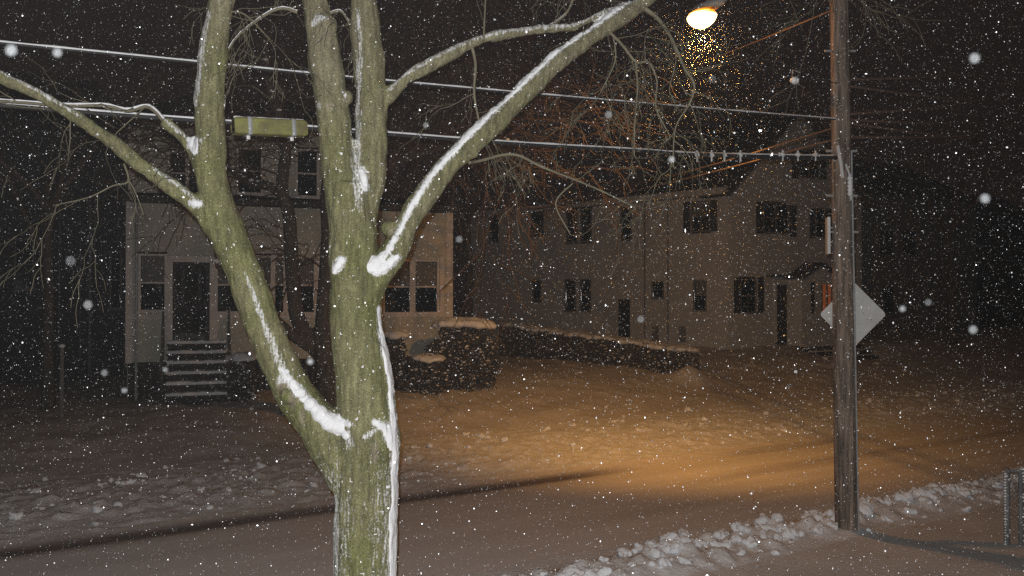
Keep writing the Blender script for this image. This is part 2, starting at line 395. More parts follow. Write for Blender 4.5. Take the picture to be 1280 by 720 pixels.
def room(par, fr, x0, x1, z0, z1, depth=2.5, y=.12):     # dark room box behind the windows
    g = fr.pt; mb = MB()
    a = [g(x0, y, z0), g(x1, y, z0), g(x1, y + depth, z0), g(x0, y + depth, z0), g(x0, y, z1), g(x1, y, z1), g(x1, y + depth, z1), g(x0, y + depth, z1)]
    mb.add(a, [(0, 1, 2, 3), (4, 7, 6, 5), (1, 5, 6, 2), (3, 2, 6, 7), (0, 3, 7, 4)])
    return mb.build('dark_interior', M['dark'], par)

# ------------------------------------------------------------------ beige house with the enclosed porch
HO = P(157, 490, 22.5); HR = P(565, 490, 25.4)
H = Frame(HO, (HR.x - HO.x, HR.y - HO.y)); HL = H.x(565)
house = thing('porch_house', (HO.x, HO.y, .6), 'beige two-storey house with enclosed front porch behind the green trunk', 'house')
zB, zE = H.xz(300, 450)[1], H.xz(157, 247)[1]
win_low = [H.rect(*r) for r in ((176, 206, 320, 387), (270, 300, 323, 389), (322, 354, 322, 390), (359, 392, 323, 390), (425, 468, 325, 391), (481, 512, 327, 390), (519, 546, 327, 390))]
door_r = H.rect(216, 262, 328, 427)
ops = [(a - .055, b + .055, c - .06, d + .055) for a, b, c, d in win_low] + [(door_r[0] - .1, door_r[1] + .1, door_r[2] - .1, door_r[3] + .1)]
mb = MB(); siding(mb, H, .16, HL - .16, zB, zE - .12, ops); mb.build('siding', M['siding'], house)
for w in win_low: window(house, H, w)
room(house, H, .1, HL - .1, zB + .2, zE - .1)
xU = H.x(452); zT = H.xz(200, 150)[1]
win_up = [H.rect(*r) for r in ((212, 231, 190, 241), (236, 252, 190, 242), (298, 326, 186, 240), (372, 396, 188, 244))]
YU = .10
ops = [(a - .055, b + .055, c - .06, d + .055) for a, b, c, d in win_up]
mb = MB(); siding(mb, H, .20, xU, zE + .16, zT, ops, y=YU); mb.build('upper_siding', M['siding'], house)
for w in win_up: window(house, H, w, shade=False, y=YU)
room(house, H, .15, xU - .1, zE + .3, zT - .05, 2.5, YU + .12)
for (a, b, c, d, y0) in ((.0, .16, zB - .02, zE - .1, -.03), (HL - .16, HL + .02, zB - .02, zE - .1, -.03), (.04, .20, zE + .12, zT, YU - .03), (xU, xU + .16, zE + .12, zT, YU - .03)):
    MB().box(H, a, b, y0, y0 + .12, c, d).build('corner_board', M['trim'], house)
# wide pale casings between the porch windows
for px in (341, 357, 396, 474, 516, 552):
    c = H.x(px); MB().box(H, c - .06, c + .06, -.045, .03, win_low[0][2] - .12, win_low[0][3] + .1).build('mullion_post', M['trim'], house)
mb = MB().box(H, .0, door_r[0] - .2, -.05, .03, win_low[0][2] - .24, win_low[0][2] - .10).box(H, door_r[1] + .2, HL, -.05, .03, win_low[0][2] - .24, win_low[0][2] - .10)
mb.build('sill_band', M['trim'], house)
mb = MB().box(H, -.05, HL + .05, -.30, .08, zE - .10, zE + .0); ev = mb.build('porch_eave', M['roof'], house)
MB().box(H, -.08, HL + .08, -.33, -.22, zE - .04, zE + .05).build('gutter', M['wood'], ev)
g = H.pt; mb = MB().hexa([g(-.05, -.28, zE + .005), g(HL + .05, -.28, zE + .005), g(HL + .05, 2.4, zE + .02), g(-.05, 2.4, zE + .02),
                         g(-.05, -.28, zE + .03), g(HL + .05, -.28, zE + .03), g(HL + .05, 2.4, zE + .5), g(-.05, 2.4, zE + .5)])
mb.build('porch_roof', M['roof'], house)
mb = MB().box(H, 0.0, HL, .9, 7.5, .3, zE - .1); mb.build('rear_wall', M['brown_siding'], house) if False else None
# side walls, back and main roof
for (xx, top) in ((.03, zT), (xU + .05, zT)):
    MB().box(H, xx, xx + .1, YU + .1, 8.0, .4, top - .02).build('side_wall', M['siding'], house)
MB().box(H, .03, xU + .15, 8.0, 8.1, .4, zT - .02).build('back_wall', M['siding'], house)
MB().box(H, HL - .1, HL - .02, .06, 3.6, zB, zE - .12).build('side_wall', M['siding'], house)
MB().box(H, xU + .15, HL - .12, 3.5, 3.6, zB, zE - .12).build('back_wall', M['siding'], house)
mb = MB().hexa([g(-.3, YU - .4, zT), g(xU + .5, YU - .4, zT), g(xU + .5, 8.4, zT), g(-.3, 8.4, zT),
                g(1.5, 2.6, zT + 1.3), g(xU - 1.5, 2.6, zT + 1.3), g(xU - 1.5, 5.6, zT + 1.3), g(1.5, 5.6, zT + 1.3)])
mb.build('roof', M['roof'], house)
mb = MB(); zg = gz(HO.x, HO.y) - .1
mb.tube([g(.26, -.10, zg), g(.26, -.10, zE - .16)], .035, 8); mb.build('downspout', M['steel'], house)
# crawl-space skirt of upright slats
mb = MB().box(H, .05, HL - .05, .12, .2, .2, zB + .04); mb.build('skirt_backing', M['dark'], house)
slat = None; k = 0
for i in range(int(HL / .17)):
    xx = .06 + i * .17
    if door_r[0] - .15 < xx < door_r[1] + .2: continue
    o = MB().box(H, xx, xx + .085, .0, .03, .35, zB - .012).build('slat', M['wood'], house)
# door
dw = MB(); x0, x1, z0, z1 = door_r
dw.box(H, x0, x0 + .09, -.01, .04, z0, z1).box(H, x1 - .09, x1, -.01, .04, z0, z1).box(H, x0 + .09, x1 - .09, -.01, .04, z1 - .1, z1)
dw.box(H, x0 + .09, x1 - .09, -.01, .04, z0, z0 + .22).box(H, x0 + .09, x1 - .09, -.01, .04, z0 + .86, z0 + .94)
dr = dw.build('storm_door', M['door'], house)
for (za_, zb_) in ((z0 + .94, z1 - .1), (z0 + .22, z0 + .86)):    # storm panes, tilted on purpose to steer the flash glare away
    MB().hexa([g(x0 + .09, .0, za_), g(x1 - .09, .032, za_), g(x1 - .09, .036, za_), g(x0 + .09, .004, za_), g(x0 + .09, .012, zb_), g(x1 - .09, .044, zb_), g(x1 - .09, .048, zb_), g(x0 + .09, .016, zb_)]).build('pane', M['glass'], dr)
for c in (.27, .73): xx = x0 + (x1 - x0) * c; MB().box(H, xx - .04, xx + .04, .12, .13, z0 + .95, z1 - .12).build('curtain_edge', M['curtain'], dr)
mb = MB(); n = 14                                  # scalloped kick plate along the bottom of the storm door
for i in range(n):
    a = x0 + .1 + (x1 - x0 - .2) * i / n; b = a + (x1 - x0 - .2) / n; hgt = .05 + .05 * abs(math.sin(math.pi * 3 * (i + .5) / n))
    mb.box(H, a, b, -.014, -.011, z0 + .06, z0 + .14 + hgt)
mb.build('scalloped_trim', M['curtain'], dr)
MB().tube([g(x1 - .12, -.05, z0 + .95), g(x1 - .12, -.05, z0 + 1.1)], .012, 6).build('handle', M['steel'], dr)
for (a, b) in ((x0 - .2, x0 - .002), (x1 + .002, x1 + .2)): MB().box(H, a, b, -.06, .03, z0 - .1, z1 + .16).build('door_casing', M['trim'], house)
MB().box(H, x0, x1, -.055, .03, z1 + .003, z1 + .16).build('door_casing', M['trim'], house)
# front steps
st = thing('front_steps', g((x0 + x1) / 2, -1, .6), 'wooden front steps with snow on each tread below the dark porch door', 'steps')
sx0, sx1 = H.x(209) + .0, H.x(283); nst = 6; ztop = z0 - .04; zbot = gz(*g((x0 + x1) / 2, -1.7, 0)[:2]) - .02
for i in range(nst):
    a = -.06 - .29 * i; zz = ztop - (ztop - zbot) * i / nst; e = .04 if i == 5 else 0
    t = MB().box(H, sx0 - e, sx1 + e + .02 * i, a - .31, a + .02, zz - .045, zz).build('tread', M['wood'], st)
    r = MB().box(H, sx0 + .03, sx1 - .03, a - .27, a - .25, zz - (ztop - zbot) / nst + .003, zz - .047).build('riser', M['door'], st)
    sm = MB(); m_ = 16
    for q in range(m_):
        p0 = sx0 + .02 + (sx1 - sx0 - .04) * q / m_; p1 = sx0 + .02 + (sx1 - sx0 - .04) * (q + 1) / m_
        h0, h1 = [.075 + .03 * mn.noise((i * 3.1, (q + d) * .6, 0)) for d in (0, 1)]
        sm.hexa([g(p0, a - .30, zz + .002), g(p1, a - .30, zz + .002), g(p1, a + .0, zz + .002), g(p0, a, zz + .002),
                 g(p0, a - .285, zz + h0), g(p1, a - .285, zz + h1), g(p1, a, zz + h1 * 1.15), g(p0, a, zz + h0 * 1.15)])
    sm.build('tread_snow', M['snow_soft'], t)
for (xx, nm) in ((sx0 - .09, 0), (sx1 + .06, 1)):
    rl = MB(); pts = [g(xx, -.1, ztop + .82), g(xx, -1.75, zbot + .85)]
    for off, rr in ((0, .028), (-.72, .045)): rl.tube([Vector(q) + Vector((0, 0, off)) for q in pts], rr, 6)
    hr = rl.build('handrail', M['grey_siding'], st)
    for k in range(7):
        f_ = k / 6; q = Vector(pts[0]).lerp(Vector(pts[1]), f_); bt = -.95 if k in (0, 6) else -.70
        MB().tube([q + Vector((0, 0, bt)), q], .034 if k in (0, 6) else .016, 6).build('baluster', M['wood'], hr)

# ------------------------------------------------------------------ white apartment building at the corner
WC = P(912, 433, 33.0); dL = Vector((.72, -.694)).normalized(); LL = 14.4
WO = Vector(WC.xy) - dL * LL
W = Frame(WO, dL); FR = Frame(WC, U); FW = 8.0
apt = thing('apartment_house', (WC.x, WC.y, 1.2), 'white sided two-storey corner building with dark shutters and a front gable', 'building')
zEv = W.xz(912, 237)[1]; zG = .5
def ob(rs, f=.05): return [(a - f, b + f, c - f - .02, d + f) for a, b, c, d in rs]
wl_specs = [((613, 623, 272, 302), False), ((665, 679, 268, 293), False), ((709, 721, 264, 302), False), ((727, 739, 262, 301), False), ((777, 789, 260, 299), False),
            ((865, 887, 253, 288), True),
            ((667, 676, 350, 374), False), ((707, 719, 350, 388), False), ((726, 738, 350, 388), False), ((816, 829, 353, 371), False), ((868, 882, 351, 387), True)]
wl = [(W.rect(*a), b) for a, b in wl_specs]
dl = W.rect(773, 788, 375, 426)
mb = MB(); siding(mb, W, 0, LL - .1, zG, zEv - .18, ob([a for a, b in wl]) + ob([dl]), step=.14); mb.build('siding', M['white_siding'], apt)
for i, (r, sh) in enumerate(wl):
    kw = {}
    if i == 5: kw = dict(mull=1, shutters=[W.rect(855, 863, 252, 291), W.rect(889, 897, 250, 289)])
    window(apt, W, r, shade=sh, fw=.045, frm='grey_siding', **kw)
room(apt, W, .1, LL - .3, zG + .2, zEv - .2, 2.0)
d_ = MB().box(W, dl[0], dl[1], .0, .05, dl[2], dl[3]).build('side_door', M['door'], apt)
for (a, b) in ((dl[0] - .1, dl[0] - .003), (dl[1] + .003, dl[1] + .1)): MB().box(W, a, b, -.04, .04, dl[2], dl[3] + .1).build('door_casing', M['white_siding'], apt)
MB().box(W, dl[0] + .02, dl[0] + .06, -.05, -.01, dl[2] + 1.0, dl[2] + 1.08).build('handle', M['steel'], d_)
# fascia and low roof on the long side
q = W.pt
MB().box(W, -.2, LL + .02, -.28, .05, zEv - .16, zEv + .08).build('fascia', M['white_siding'], apt)
MB().hexa([q(-.2, -.28, zEv + .085), q(LL, -.28, zEv + .085), q(LL, 7, zEv + .085), q(-.2, 7, zEv + .085),
           q(-.2, -.28, zEv + .12), q(LL, -.28, zEv + .12), q(LL, 7, zEv + .55), q(-.2, 7, zEv + .55)]).build('low_roof', M['roof'], apt)
MB().box(W, 0, .1, .06, 7.8, zG, zEv - .2).build('end_wall', M['white_siding'], apt)
for px in (836, 807):
    c = W.x(px); MB().tube([q(c, -.06, 1.1), q(c, -.06, zEv - .2)], .03, 6).build('downspout', M['grey_siding'], apt)
for px in (820, 854):
    r = W.rect(px - 3, px + 4, 408, 427); MB().box(W, r[0], r[1], -.12, -.02, r[2], r[3]).build('meter_box', M['grey_siding'], apt)
# front with the gable
fw_specs = [((926, 944, 350, 390), True, [(917, 925, 347, 392), (947, 954, 346, 391)]),
            ((955, 985, 255, 290), False, [(945, 953, 252, 292), (987, 995, 257, 296)]),
            ((1020, 1044, 262, 296), False, [(1012, 1018, 261, 298)]),
            ((1000, 1024, 188, 221), False, [(990, 998, 187, 223), (1026, 1033, 188, 224)]),
            ((1056, 1068, 270, 300), False, None)]
wf = [(FR.rect(*a), b, [FR.rect(*s_) for s_ in c] if c else None) for a, b, c in fw_specs]
dfr = FR.rect(970, 986, 357, 428)
zEg = zEv - .02; apx = FW / 2; slope = .88
mb = MB(); siding(mb, FR, .1, FW - .1, zG, zEg, ob([a for a, b, c in wf]) + ob([dfr]), step=.14)
n = 26
for i in range(n):                                 # boards of the gable triangle
    a = zEg + i * apx * slope / n; b = zEg + (i + 1) * apx * slope / n; in_ = (i + 1) * apx / n
    siding(mb, FR, in_, FW - in_, a, b, ob([wf[3][0]]), step=1)
mb.build('front_siding', M['white_siding'], apt)
for r, sh, shu in wf: window(apt, FR, r, shade=sh, fw=.045, frm='grey_siding', shutters=shu, mull=1 if r[1] - r[0] > .8 else 0)
room(apt, FR, .3, FW - .3, zG + .3, zEg - .1, 1.6); room(apt, FR, apx - 1.4, apx + 1.4, zEg + .05, zEg + 1.6, 1.2)
q = FR.pt
for sg in (-1, 1):                                  # roof planes with a rake overhang
    x_e = apx + sg * (apx + .3); ze = zEg - .3 * slope; za = zEg + apx * slope
    MB().hexa([q(x_e, -.35, ze + .02), q(apx, -.35, za + .02), q(apx, 6, za + .02), q(x_e, 6, ze + .02),
               q(x_e, -.35, ze + .18), q(apx, -.35, za + .18), q(apx, 6, za + .18), q(x_e, 6, ze + .18)]).build('gable_roof', M['roof'], apt)
MB().box(FR, FW - .1, FW, .06, 8, zG, zEg - .25).build('end_wall', M['white_siding'], apt)
MB().box(FR, -.02, .1, -.03, .1, zG, zEg - .1).build('corner_board', M['white_siding'], apt)
MB().box(W, 0, LL - 4, 7.8, 7.9, zG, zEv).build('back_wall', M['white_siding'], apt)
dd = MB().box(FR, dfr[0], dfr[1], .0, .05, dfr[2], dfr[3]).build('front_door', M['door'], apt)
for (a, b) in ((dfr[0] - .12, dfr[0] - .003), (dfr[1] + .003, dfr[1] + .12)): MB().box(FR, a, b, -.05, .04, dfr[2], dfr[3] + .12).build('door_casing', M['white_siding'], apt)
# gabled entry porch with a lamplit window
EP = Frame(FR.pt(0, -.75, 0), U); q = EP.pt         # front plane of the entry
e0, e1 = EP.x(1002), EP.x(1052); ze0, zep = EP.xz(1024, 346)[1], EP.xz(1024, 331)[1]; em = EP.x(1024)
lw = EP.rect(1027, 1046, 356, 388); zp = EP.xz(1020, 432)[1]
en = MB(); siding(en, EP, e0, e1, zp, ze0, ob([lw]), step=.14)
en.box(EP, e0 + .002, e0 + .05, .055, .72, zp, ze0); en.box(EP, e1 - .05, e1 - .002, .055, .72, zp, ze0)
en.add([q(e0, -.01, ze0), q(2 * em - e0, -.01, ze0), q(em, -.01, zep - .02), q(e0, .05, ze0), q(2 * em - e0, .05, ze0), q(em, .05, zep - .02)], [(0, 1, 2), (5, 4, 3), (0, 3, 4, 1), (1, 4, 5, 2), (2, 5, 3, 0)])
ent = en.build('entry_porch', M['white_siding'], apt)
for sg, xe in ((-1, e0 - .16), (1, 2 * em - e0 + .16)):
    MB().hexa([q(xe, -.25, ze0 - .10), q(em, -.25, zep), q(em, .70, zep), q(xe, .70, ze0 - .10), q(xe, -.25, ze0 + .0), q(em, -.25, zep + .10), q(em, .70, zep + .10), q(xe, .70, ze0 + .0)]).build('entry_roof', M['roof'], ent)
MB().box(EP, lw[0] - .02, lw[1] + .02, .03, .04, lw[2] - .02, lw[3] + .02).build('lamplit_window', M['lit'], ent)
for k in range(4): xx = lw[0] + (lw[1] - lw[0]) * k / 3; MB().box(EP, xx - .03, xx + .03, -.03, .02, lw[2], lw[3]).build('window_bar', M['grey_siding'], ent)
a_, b_ = EP.rect(1013, 1017, 352, 392)[:2]; MB().box(EP, a_, b_, -.05, -.018, lw[2] - .1, lw[3] + .1).build('shutter', M['shutter'], ent)
c0, c1 = FR.x(957), FR.x(1000); MB().box(FR, c0, c1 - .1, -.45, -.03, ze0 - .02, ze0 + .07).build('door_canopy', M['roof'], apt)
es = thing('entry_steps', q(em, -.8, .8), 'dark snow-dusted steps in front of the gabled entry of the white building', 'steps')
for i in range(5):
    zt = zp - .19 * i; t = MB().box(EP, e0 - .2, e1 + .9, -.34 * (i + 1), -.34 * i - .02, .2, zt).build('tread', M['wood'], es)
    MB().box(EP, e0 - .18, e1 + .88, -.34 * (i + 1) + .02, -.34 * i - .10, zt + .002, zt + .035).build('tread_snow', M['snow_soft'], t)

# ------------------------------------------------------------------ farther houses
def plain_house(name, o, d, length, depth, zg, ze, ridge, wall, wins, label, lit=None):
    fr = Frame(o, d); par = thing(name, (o.x, o.y, zg), label, 'house'); g = fr.pt
    rs = [fr.rect(*r) for r in wins]
    mb = MB(); siding(mb, fr, 0, length, zg, ze, ob(rs), step=.2); mb.build('siding', M[wall], par)
    for r in rs: window(par, fr, r, shade=False, fw=.06, frm='grey_siding')
    room(par, fr, .1, length - .1, zg + .1, ze - .1, 1.5)
    for xx in (0, length - .1): MB().box(fr, xx, xx + .1, .07, depth, zg, ze).build('side_wall', M[wall], par)
    MB().box(fr, 0, length, depth, depth + .1, zg, ze).build('back_wall', M[wall], par)
    MB().hexa([g(-.4, -.4, ze), g(length + .4, -.4, ze), g(length + .4, depth + .4, ze), g(-.4, depth + .4, ze),
               g(.6, depth / 2 - .1, ze + ridge), g(length - .6, depth / 2 - .1, ze + ridge), g(length - .6, depth / 2 + .1, ze + ridge), g(.6, depth / 2 + .1, ze + ridge)]).build('roof', M['roof'], par)
    return par, fr
o2 = P(1092, 440, 43.0)
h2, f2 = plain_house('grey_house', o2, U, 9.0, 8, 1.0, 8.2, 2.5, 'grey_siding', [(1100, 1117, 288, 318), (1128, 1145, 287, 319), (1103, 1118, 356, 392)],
                     'grey house in the dark behind the diamond sign, its two upper windows just visible')
r = f2.rect(1104, 1112, 360, 372); MB().box(f2, r[0], r[1], .09, .1, r[2], r[3]).build('lamplit_shade', M['lit'], h2)
o3 = P(1215, 440, 53.0)
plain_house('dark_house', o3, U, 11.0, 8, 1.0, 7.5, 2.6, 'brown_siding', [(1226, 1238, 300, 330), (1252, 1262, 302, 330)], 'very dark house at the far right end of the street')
o4 = P(-70, 480, 26.5); o4b = P(156, 480, 29.0)
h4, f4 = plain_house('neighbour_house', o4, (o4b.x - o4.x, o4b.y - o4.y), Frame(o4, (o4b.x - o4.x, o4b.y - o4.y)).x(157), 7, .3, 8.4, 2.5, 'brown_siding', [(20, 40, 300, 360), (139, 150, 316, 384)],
                     'dark brown house left of the beige porch house, almost lost in the night')
for px, a, b, rr in ((112, 250, 470, .045), (118, 245, 330, .03), (74, 250, 420, .025), (100, 300, 450, .02)):
    x_, zt = f4.xz(px, a); zb = f4.xz(px, b)[1]
    MB().tube([f4.pt(x_, -.08, zb), f4.pt(x_, -.08, zt)], rr, 6).build('downspout', M['grey_siding'], h4)
fp = P(78, 530, 19.5)
post = thing('fence_post', (fp.x, fp.y, .3), 'lone grey fence post in the dark yard at the left edge', 'post')
MB().tube([(fp.x, fp.y, .1), (fp.x, fp.y, 2.0)], .045, 8).build('shaft', M['grey_siding'], post)
mb = MB().ball((fp.x, fp.y, 2.03), .07, 2, .08, .7); mb.build('snow_cap', M['snow'], post, True)

# ------------------------------------------------------------------ utility pole, lamp, sign
pb = P(1057, 660, 11.4); pt_ = P(1050, 0, 11.4); pdir = (pt_ - pb) / (pt_.z - pb.z)
pole = thing('utility_pole', (pb.x, pb.y, 0), 'weathered wooden utility pole rising from the snowbank at the right', 'pole')
def pz(z, dx=0, dy=0): q_ = pb + pdir * (z - pb.z); return Vector((q_.x + dx, q_.y + dy, z))
mb = MB(); nz_, k_ = 70, 18
for i in range(nz_ + 1):
    z = -.3 + 10.3 * i / nz_; r0 = .142 - .0040 * max(z, 0)
    for j in range(k_):
        an = 2 * math.pi * j / k_; rr = r0 * (1 + .05 * mn.noise((math.cos(an) * 3, math.sin(an) * 3, z * .25)) + .025 * mn.noise((math.cos(an) * 9, math.sin(an) * 9, z * 1.3)))
        mb.v.append(tuple(pz(z, rr * math.cos(an), rr * math.sin(an))))
for i in range(nz_):
    for j in range(k_): a = i * k_; mb.f.append((a + j, a + (j + 1) % k_, a + k_ + (j + 1) % k_, a + k_ + j))
mb.f.append(tuple(range(nz_ * k_, nz_ * k_ + k_)))
mb.build('shaft', M['pole'], pole, True)
mb = MB().tube([pz(z, -.135 + .004 * z, .0) for z in np.linspace(4.2, 9.5, 12)], .012, 6); mb.build('ground_wire', M['twig'], pole)
mb = MB().tube([pz(z, .128 - .004 * z, -.07) for z in np.linspace(0.1, 5.0, 12)], .013, 6); mb.build('conduit', M['steel'], pole)
for z in (4.42, 3.95, 5.0, 6.3, 7.3):              # through bolts and straps
    MB().tube([pz(z, -.20, -.02), pz(z, .20, -.02)], .016, 6).build('bolt', M['steel'], pole)
# ribbed guard and bracket with frost on them
gp = P(1063, 232, 11.25); mb = MB()
for i in range(5): mb.ball(gp + Vector((0, 0, -.10 + .05 * i)), .042, 1, .05, .5)
mb.tube([gp + Vector((0, 0, -.13)), gp + Vector((0, 0, .15))], .025, 8); mb.build('guy_insulator', M['snow_soft'], pole, True)
mb = MB().tube([P(1048, 182, 11.26), P(1052, 205, 11.26), P(1054, 222, 11.26)], .022, 6); mb.build('bracket', M['alu'], pole)
mb = MB().tube([P(1058, 205, 11.27), P(1065, 225, 11.26), P(1064, 250, 11.27)], .012, 6); mb.build('bracket', M['alu'], pole)
# small plate on a side bracket, seen nearly edge-on
pl = thing('side_plate', P(1037, 320, 11.4), 'narrow pale plate seen edge-on, bracketed to the left of the pole above the sign', 'sign')
a, b = P(1036.5, 271, 11.35), P(1036.5, 317, 11.35); fr_ = Frame(a, (.25, .97))
MB().box(fr_, 0, .28, -.018, .018, b.z, a.z).build('plate', M['alu'], pl)
MB().tube([P(1037, 285, 11.4), P(1046, 284, 11.4)], .012, 6).build('bracket_arm', M['steel'], pl)
MB().tube([P(1037, 302, 11.4), P(1046, 303, 11.4)], .012, 6).build('bracket_arm', M['steel'], pl)
# diamond warning sign, bare back towards us
sg = thing('diamond_sign', P(1066, 434, 11.62), 'diamond road sign showing its bare grey back behind the pole', 'sign')
c = P(1066, 393, 11.62); hd = 41 * 11.62 / F; rc = .045
pts = []
for k in range(4):
    an = math.pi / 2 * k; tip = Vector((math.cos(an), 0, math.sin(an))); cen = c + tip * (hd - rc * math.sqrt(2) + .01)
    for j in range(7):
        a2 = an - math.pi / 4 + math.pi / 2 * j / 6; pts.append(cen + Vector((math.cos(a2), 0, math.sin(a2))) * rc)
n = len(pts); mb = MB(); mb.add([p + Vector((0, -.002, 0)) for p in pts] + [p + Vector((0, .002, 0)) for p in pts],
    [tuple(range(n))[::-1], tuple(range(n, 2 * n))] + [(i, (i + 1) % n, n + (i + 1) % n, n + i) for i in range(n)])
mb.build('plate', M['alu'], sg)
for dz in (-.24, .24):
    MB().tube([c + Vector((-.02, -.03, dz)), c + Vector((-.02, 0, dz))], .012, 6).build('bolt', M['steel'], sg)
MB().tube([c + Vector((-.06, -.035, .3)), c + Vector((-.06, -.035, -.3))], .018, 6).build('mounting_strap', M['steel'], sg)

# street lamp on its arm
lp = thing('street_lamp', tuple(LAMP), 'glowing orange sodium street lamp hanging over the road at the top', 'street lamp')
ax = (pz(8.0) - LAMP); ax.z = 0; ax.normalize(); sd = Vector((-ax.y, ax.x, 0))
def ring(cn, rx, ry, k=20): return [cn + ax * (rx * math.cos(2 * math.pi * i / k)) + sd * (ry * math.sin(2 * math.pi * i / k)) for i in range(k)]
def loft(mb, rings):
    k = len(rings[0]); b0 = len(mb.v)
    for r_ in rings: mb.v += [tuple(p) for p in r_]
    for i in range(len(rings) - 1):
        for j in range(k): a = b0 + i * k; mb.f.append((a + j, a + (j + 1) % k, a + k + (j + 1) % k, a + k + j))
    mb.f.append(tuple(b0 + j for j in range(k))); mb.f.append(tuple(b0 + (len(rings) - 1) * k + j for j in range(k))[::-1])
mb = MB(); loft(mb, [ring(LAMP + Vector((0, 0, dz)), rx, ry) for dz, rx, ry in ((.055, .13, .095), (.03, .19, .135), (-.005, .218, .158), (-.04, .222, .162), (-.09, .195, .14), (-.15, .13, .095), (-.18, .05, .04))])
mb.build('lens', M['lens'], lp, True)
mb = MB(); loft(mb, [ring(LAMP + Vector((0, 0, dz)), rx, ry) for dz, rx, ry in ((.035, .15, .11), (.01, .205, .15), (-.03, .224, .166), (-.07, .215, .155), (-.12, .18, .132), (-.165, .125, .095), (-.195, .05, .04))])
mb.build('bulb', M['bulb'], lp, True)
mb = MB(); loft(mb, [ring(LAMP + ax * dx + Vector((0, 0, dz)), rx, ry) for dx, dz, rx, ry in ((.06, .058, .20, .12), (.09, .08, .24, .13), (.14, .13, .26, .12), (.20, .16, .18, .07))])
mb.build('housing', M['housing'], lp, True)
mb = MB().tube([LAMP + ax * .28 + Vector((0, 0, .14)), LAMP + ax * .9 + Vector((0, 0, .22)), LAMP + ax * 1.6 + Vector((0, 0, .18)), pz(7.45)], .03, 8); mb.build('arm', M['steel'], lp, True)
la = lamp('sodium_light', 'SPOT', tuple(LAMP + Vector((0, 0, -.21))), 2000, (1, .47, .10), spot_size=math.radians(106), spot_blend=1.0, shadow_soft_size=.10)
la.rotation_euler = Vector((.05, .83, -.55)).to_track_quat('-Z', 'Y').to_euler()
la.parent = lp; la.location = la.location - LAMP
lb = lamp('sodium_spill', 'POINT', (0, 0, -.24), 160, (1, .42, .10), shadow_soft_size=.08); lb.parent = lp

# ------------------------------------------------------------------ overhead cables
def cable(name, pts, rad, label, m='cable', snow=False, group='overhead cables'):
    pts = [Vector(p) for p in pts]
    # smooth resample
    out = []
    n = len(pts)
    for i in range(n - 1):
        p0, p1, p2, p3 = pts[max(i - 1, 0)], pts[i], pts[i + 1], pts[min(i + 2, n - 1)]
        for j in range(8):
            t = j / 8; out.append(.5 * ((2 * p1) + (p2 - p0) * t + (2 * p0 - 5 * p1 + 4 * p2 - p3) * t * t + (3 * p1 - p0 - 3 * p2 + p3) * t ** 3))
    out.append(pts[-1])
    c = thing(name, tuple(pts[0]), label, 'cable', group)
    MB().tube(out, rad, 6).build('sheath', M[m], c, True)
    if snow:
        mb = MB(); fine = []
        for i in range(len(out) - 1):
            for j in range(5): fine.append(out[i].lerp(out[i + 1], j / 5))
        rr = [max(.002, snow * (.85 + .5 * mn.noise((p.x * 5, p.y * 5, 1)) - (0.9 if mn.noise((p.x * .8, 3, 2)) > .42 else 0))) for p in fine]
        mb.tube([p + Vector((0, 0, rad + .25 * snow)) for p in fine], rr, 6); mb.build('snow_strip', M['snow'], c, True)
    return c
def lineY(px, v=7.28): k = (px - CX) / F; return v / (N.y + N.x * k)
def along(pp, v=7.28): return [P(a, b, lineY(a, v)) for a, b in pp]
cable('overhead_cable', along([(-160, 36), (0, 53), (240, 77), (440, 97), (640, 115), (850, 133), (960, 142), (1048, 149)]), .010, 'upper snow-lined cable running from the left edge behind the trunk to the pole', snow=.011)
cable('overhead_cable', along([(-160, 113), (0, 131), (240, 150), (400, 161), (640, 179), (800, 188), (880, 193), (1046, 196)]), .017, 'lower thick cable carrying the mossy splice case', snow=.012)
# lashing clamps near the pole end, as parts of one wrapped cable stub
cl = cable('overhead_cable', along([(872, 192), (920, 195), (985, 197), (1046, 197)], 7.26), .026, 'thick wrapped cable bundle with frosted clamps just left of the pole')
for px in (872, 890, 906, 926, 979, 998, 1020):
    p = P(px, 193, lineY(px, 7.24)); MB().ball(p, .035, 1, .2, 1.1).tube([p + Vector((0, 0, .05)), p - Vector((0, 0, .08))], .012, 5).build('clamp', M['alu'], cl)
pole_hit = lambda py: P(1050 + 7 * py / 660, py, 11.35)
def drop(a, b, rad, label, sag=.0, m='cable', mid=None):
    a, b = Vector(a), Vector(b); pts = [a.lerp(b, t) + Vector((0, 0, -4 * sag * t * (1 - t))) for t in (0, .17, .33, .5, .67, .83, 1)]
    return cable('service_wire', pts, rad, label, m, group='wires meeting at the pole')
drop(pole_hit(8), P(735, 121, 25), .012, 'orange-lit wire slanting down to the left just below the lamp', .12, 'twig')
drop(pole_hit(157), P(690, 245, 31), .014, 'upper of two orange-lit wires falling left from the pole over the roofs', .2, 'twig')
drop(pole_hit(172), P(655, 262, 34), .014, 'lower of two orange-lit wires falling left from the pole over the roofs', .15, 'twig')
drop(P(755, 30, 9.5), pole_hit(104), .010, 'dark wire passing just under the street lamp towards the pole', .05)
drop(pole_hit(-12), P(930, -14, 16), .010, 'thin wire leaving the pole at the top edge beside the lamp arm', .05, 'twig')
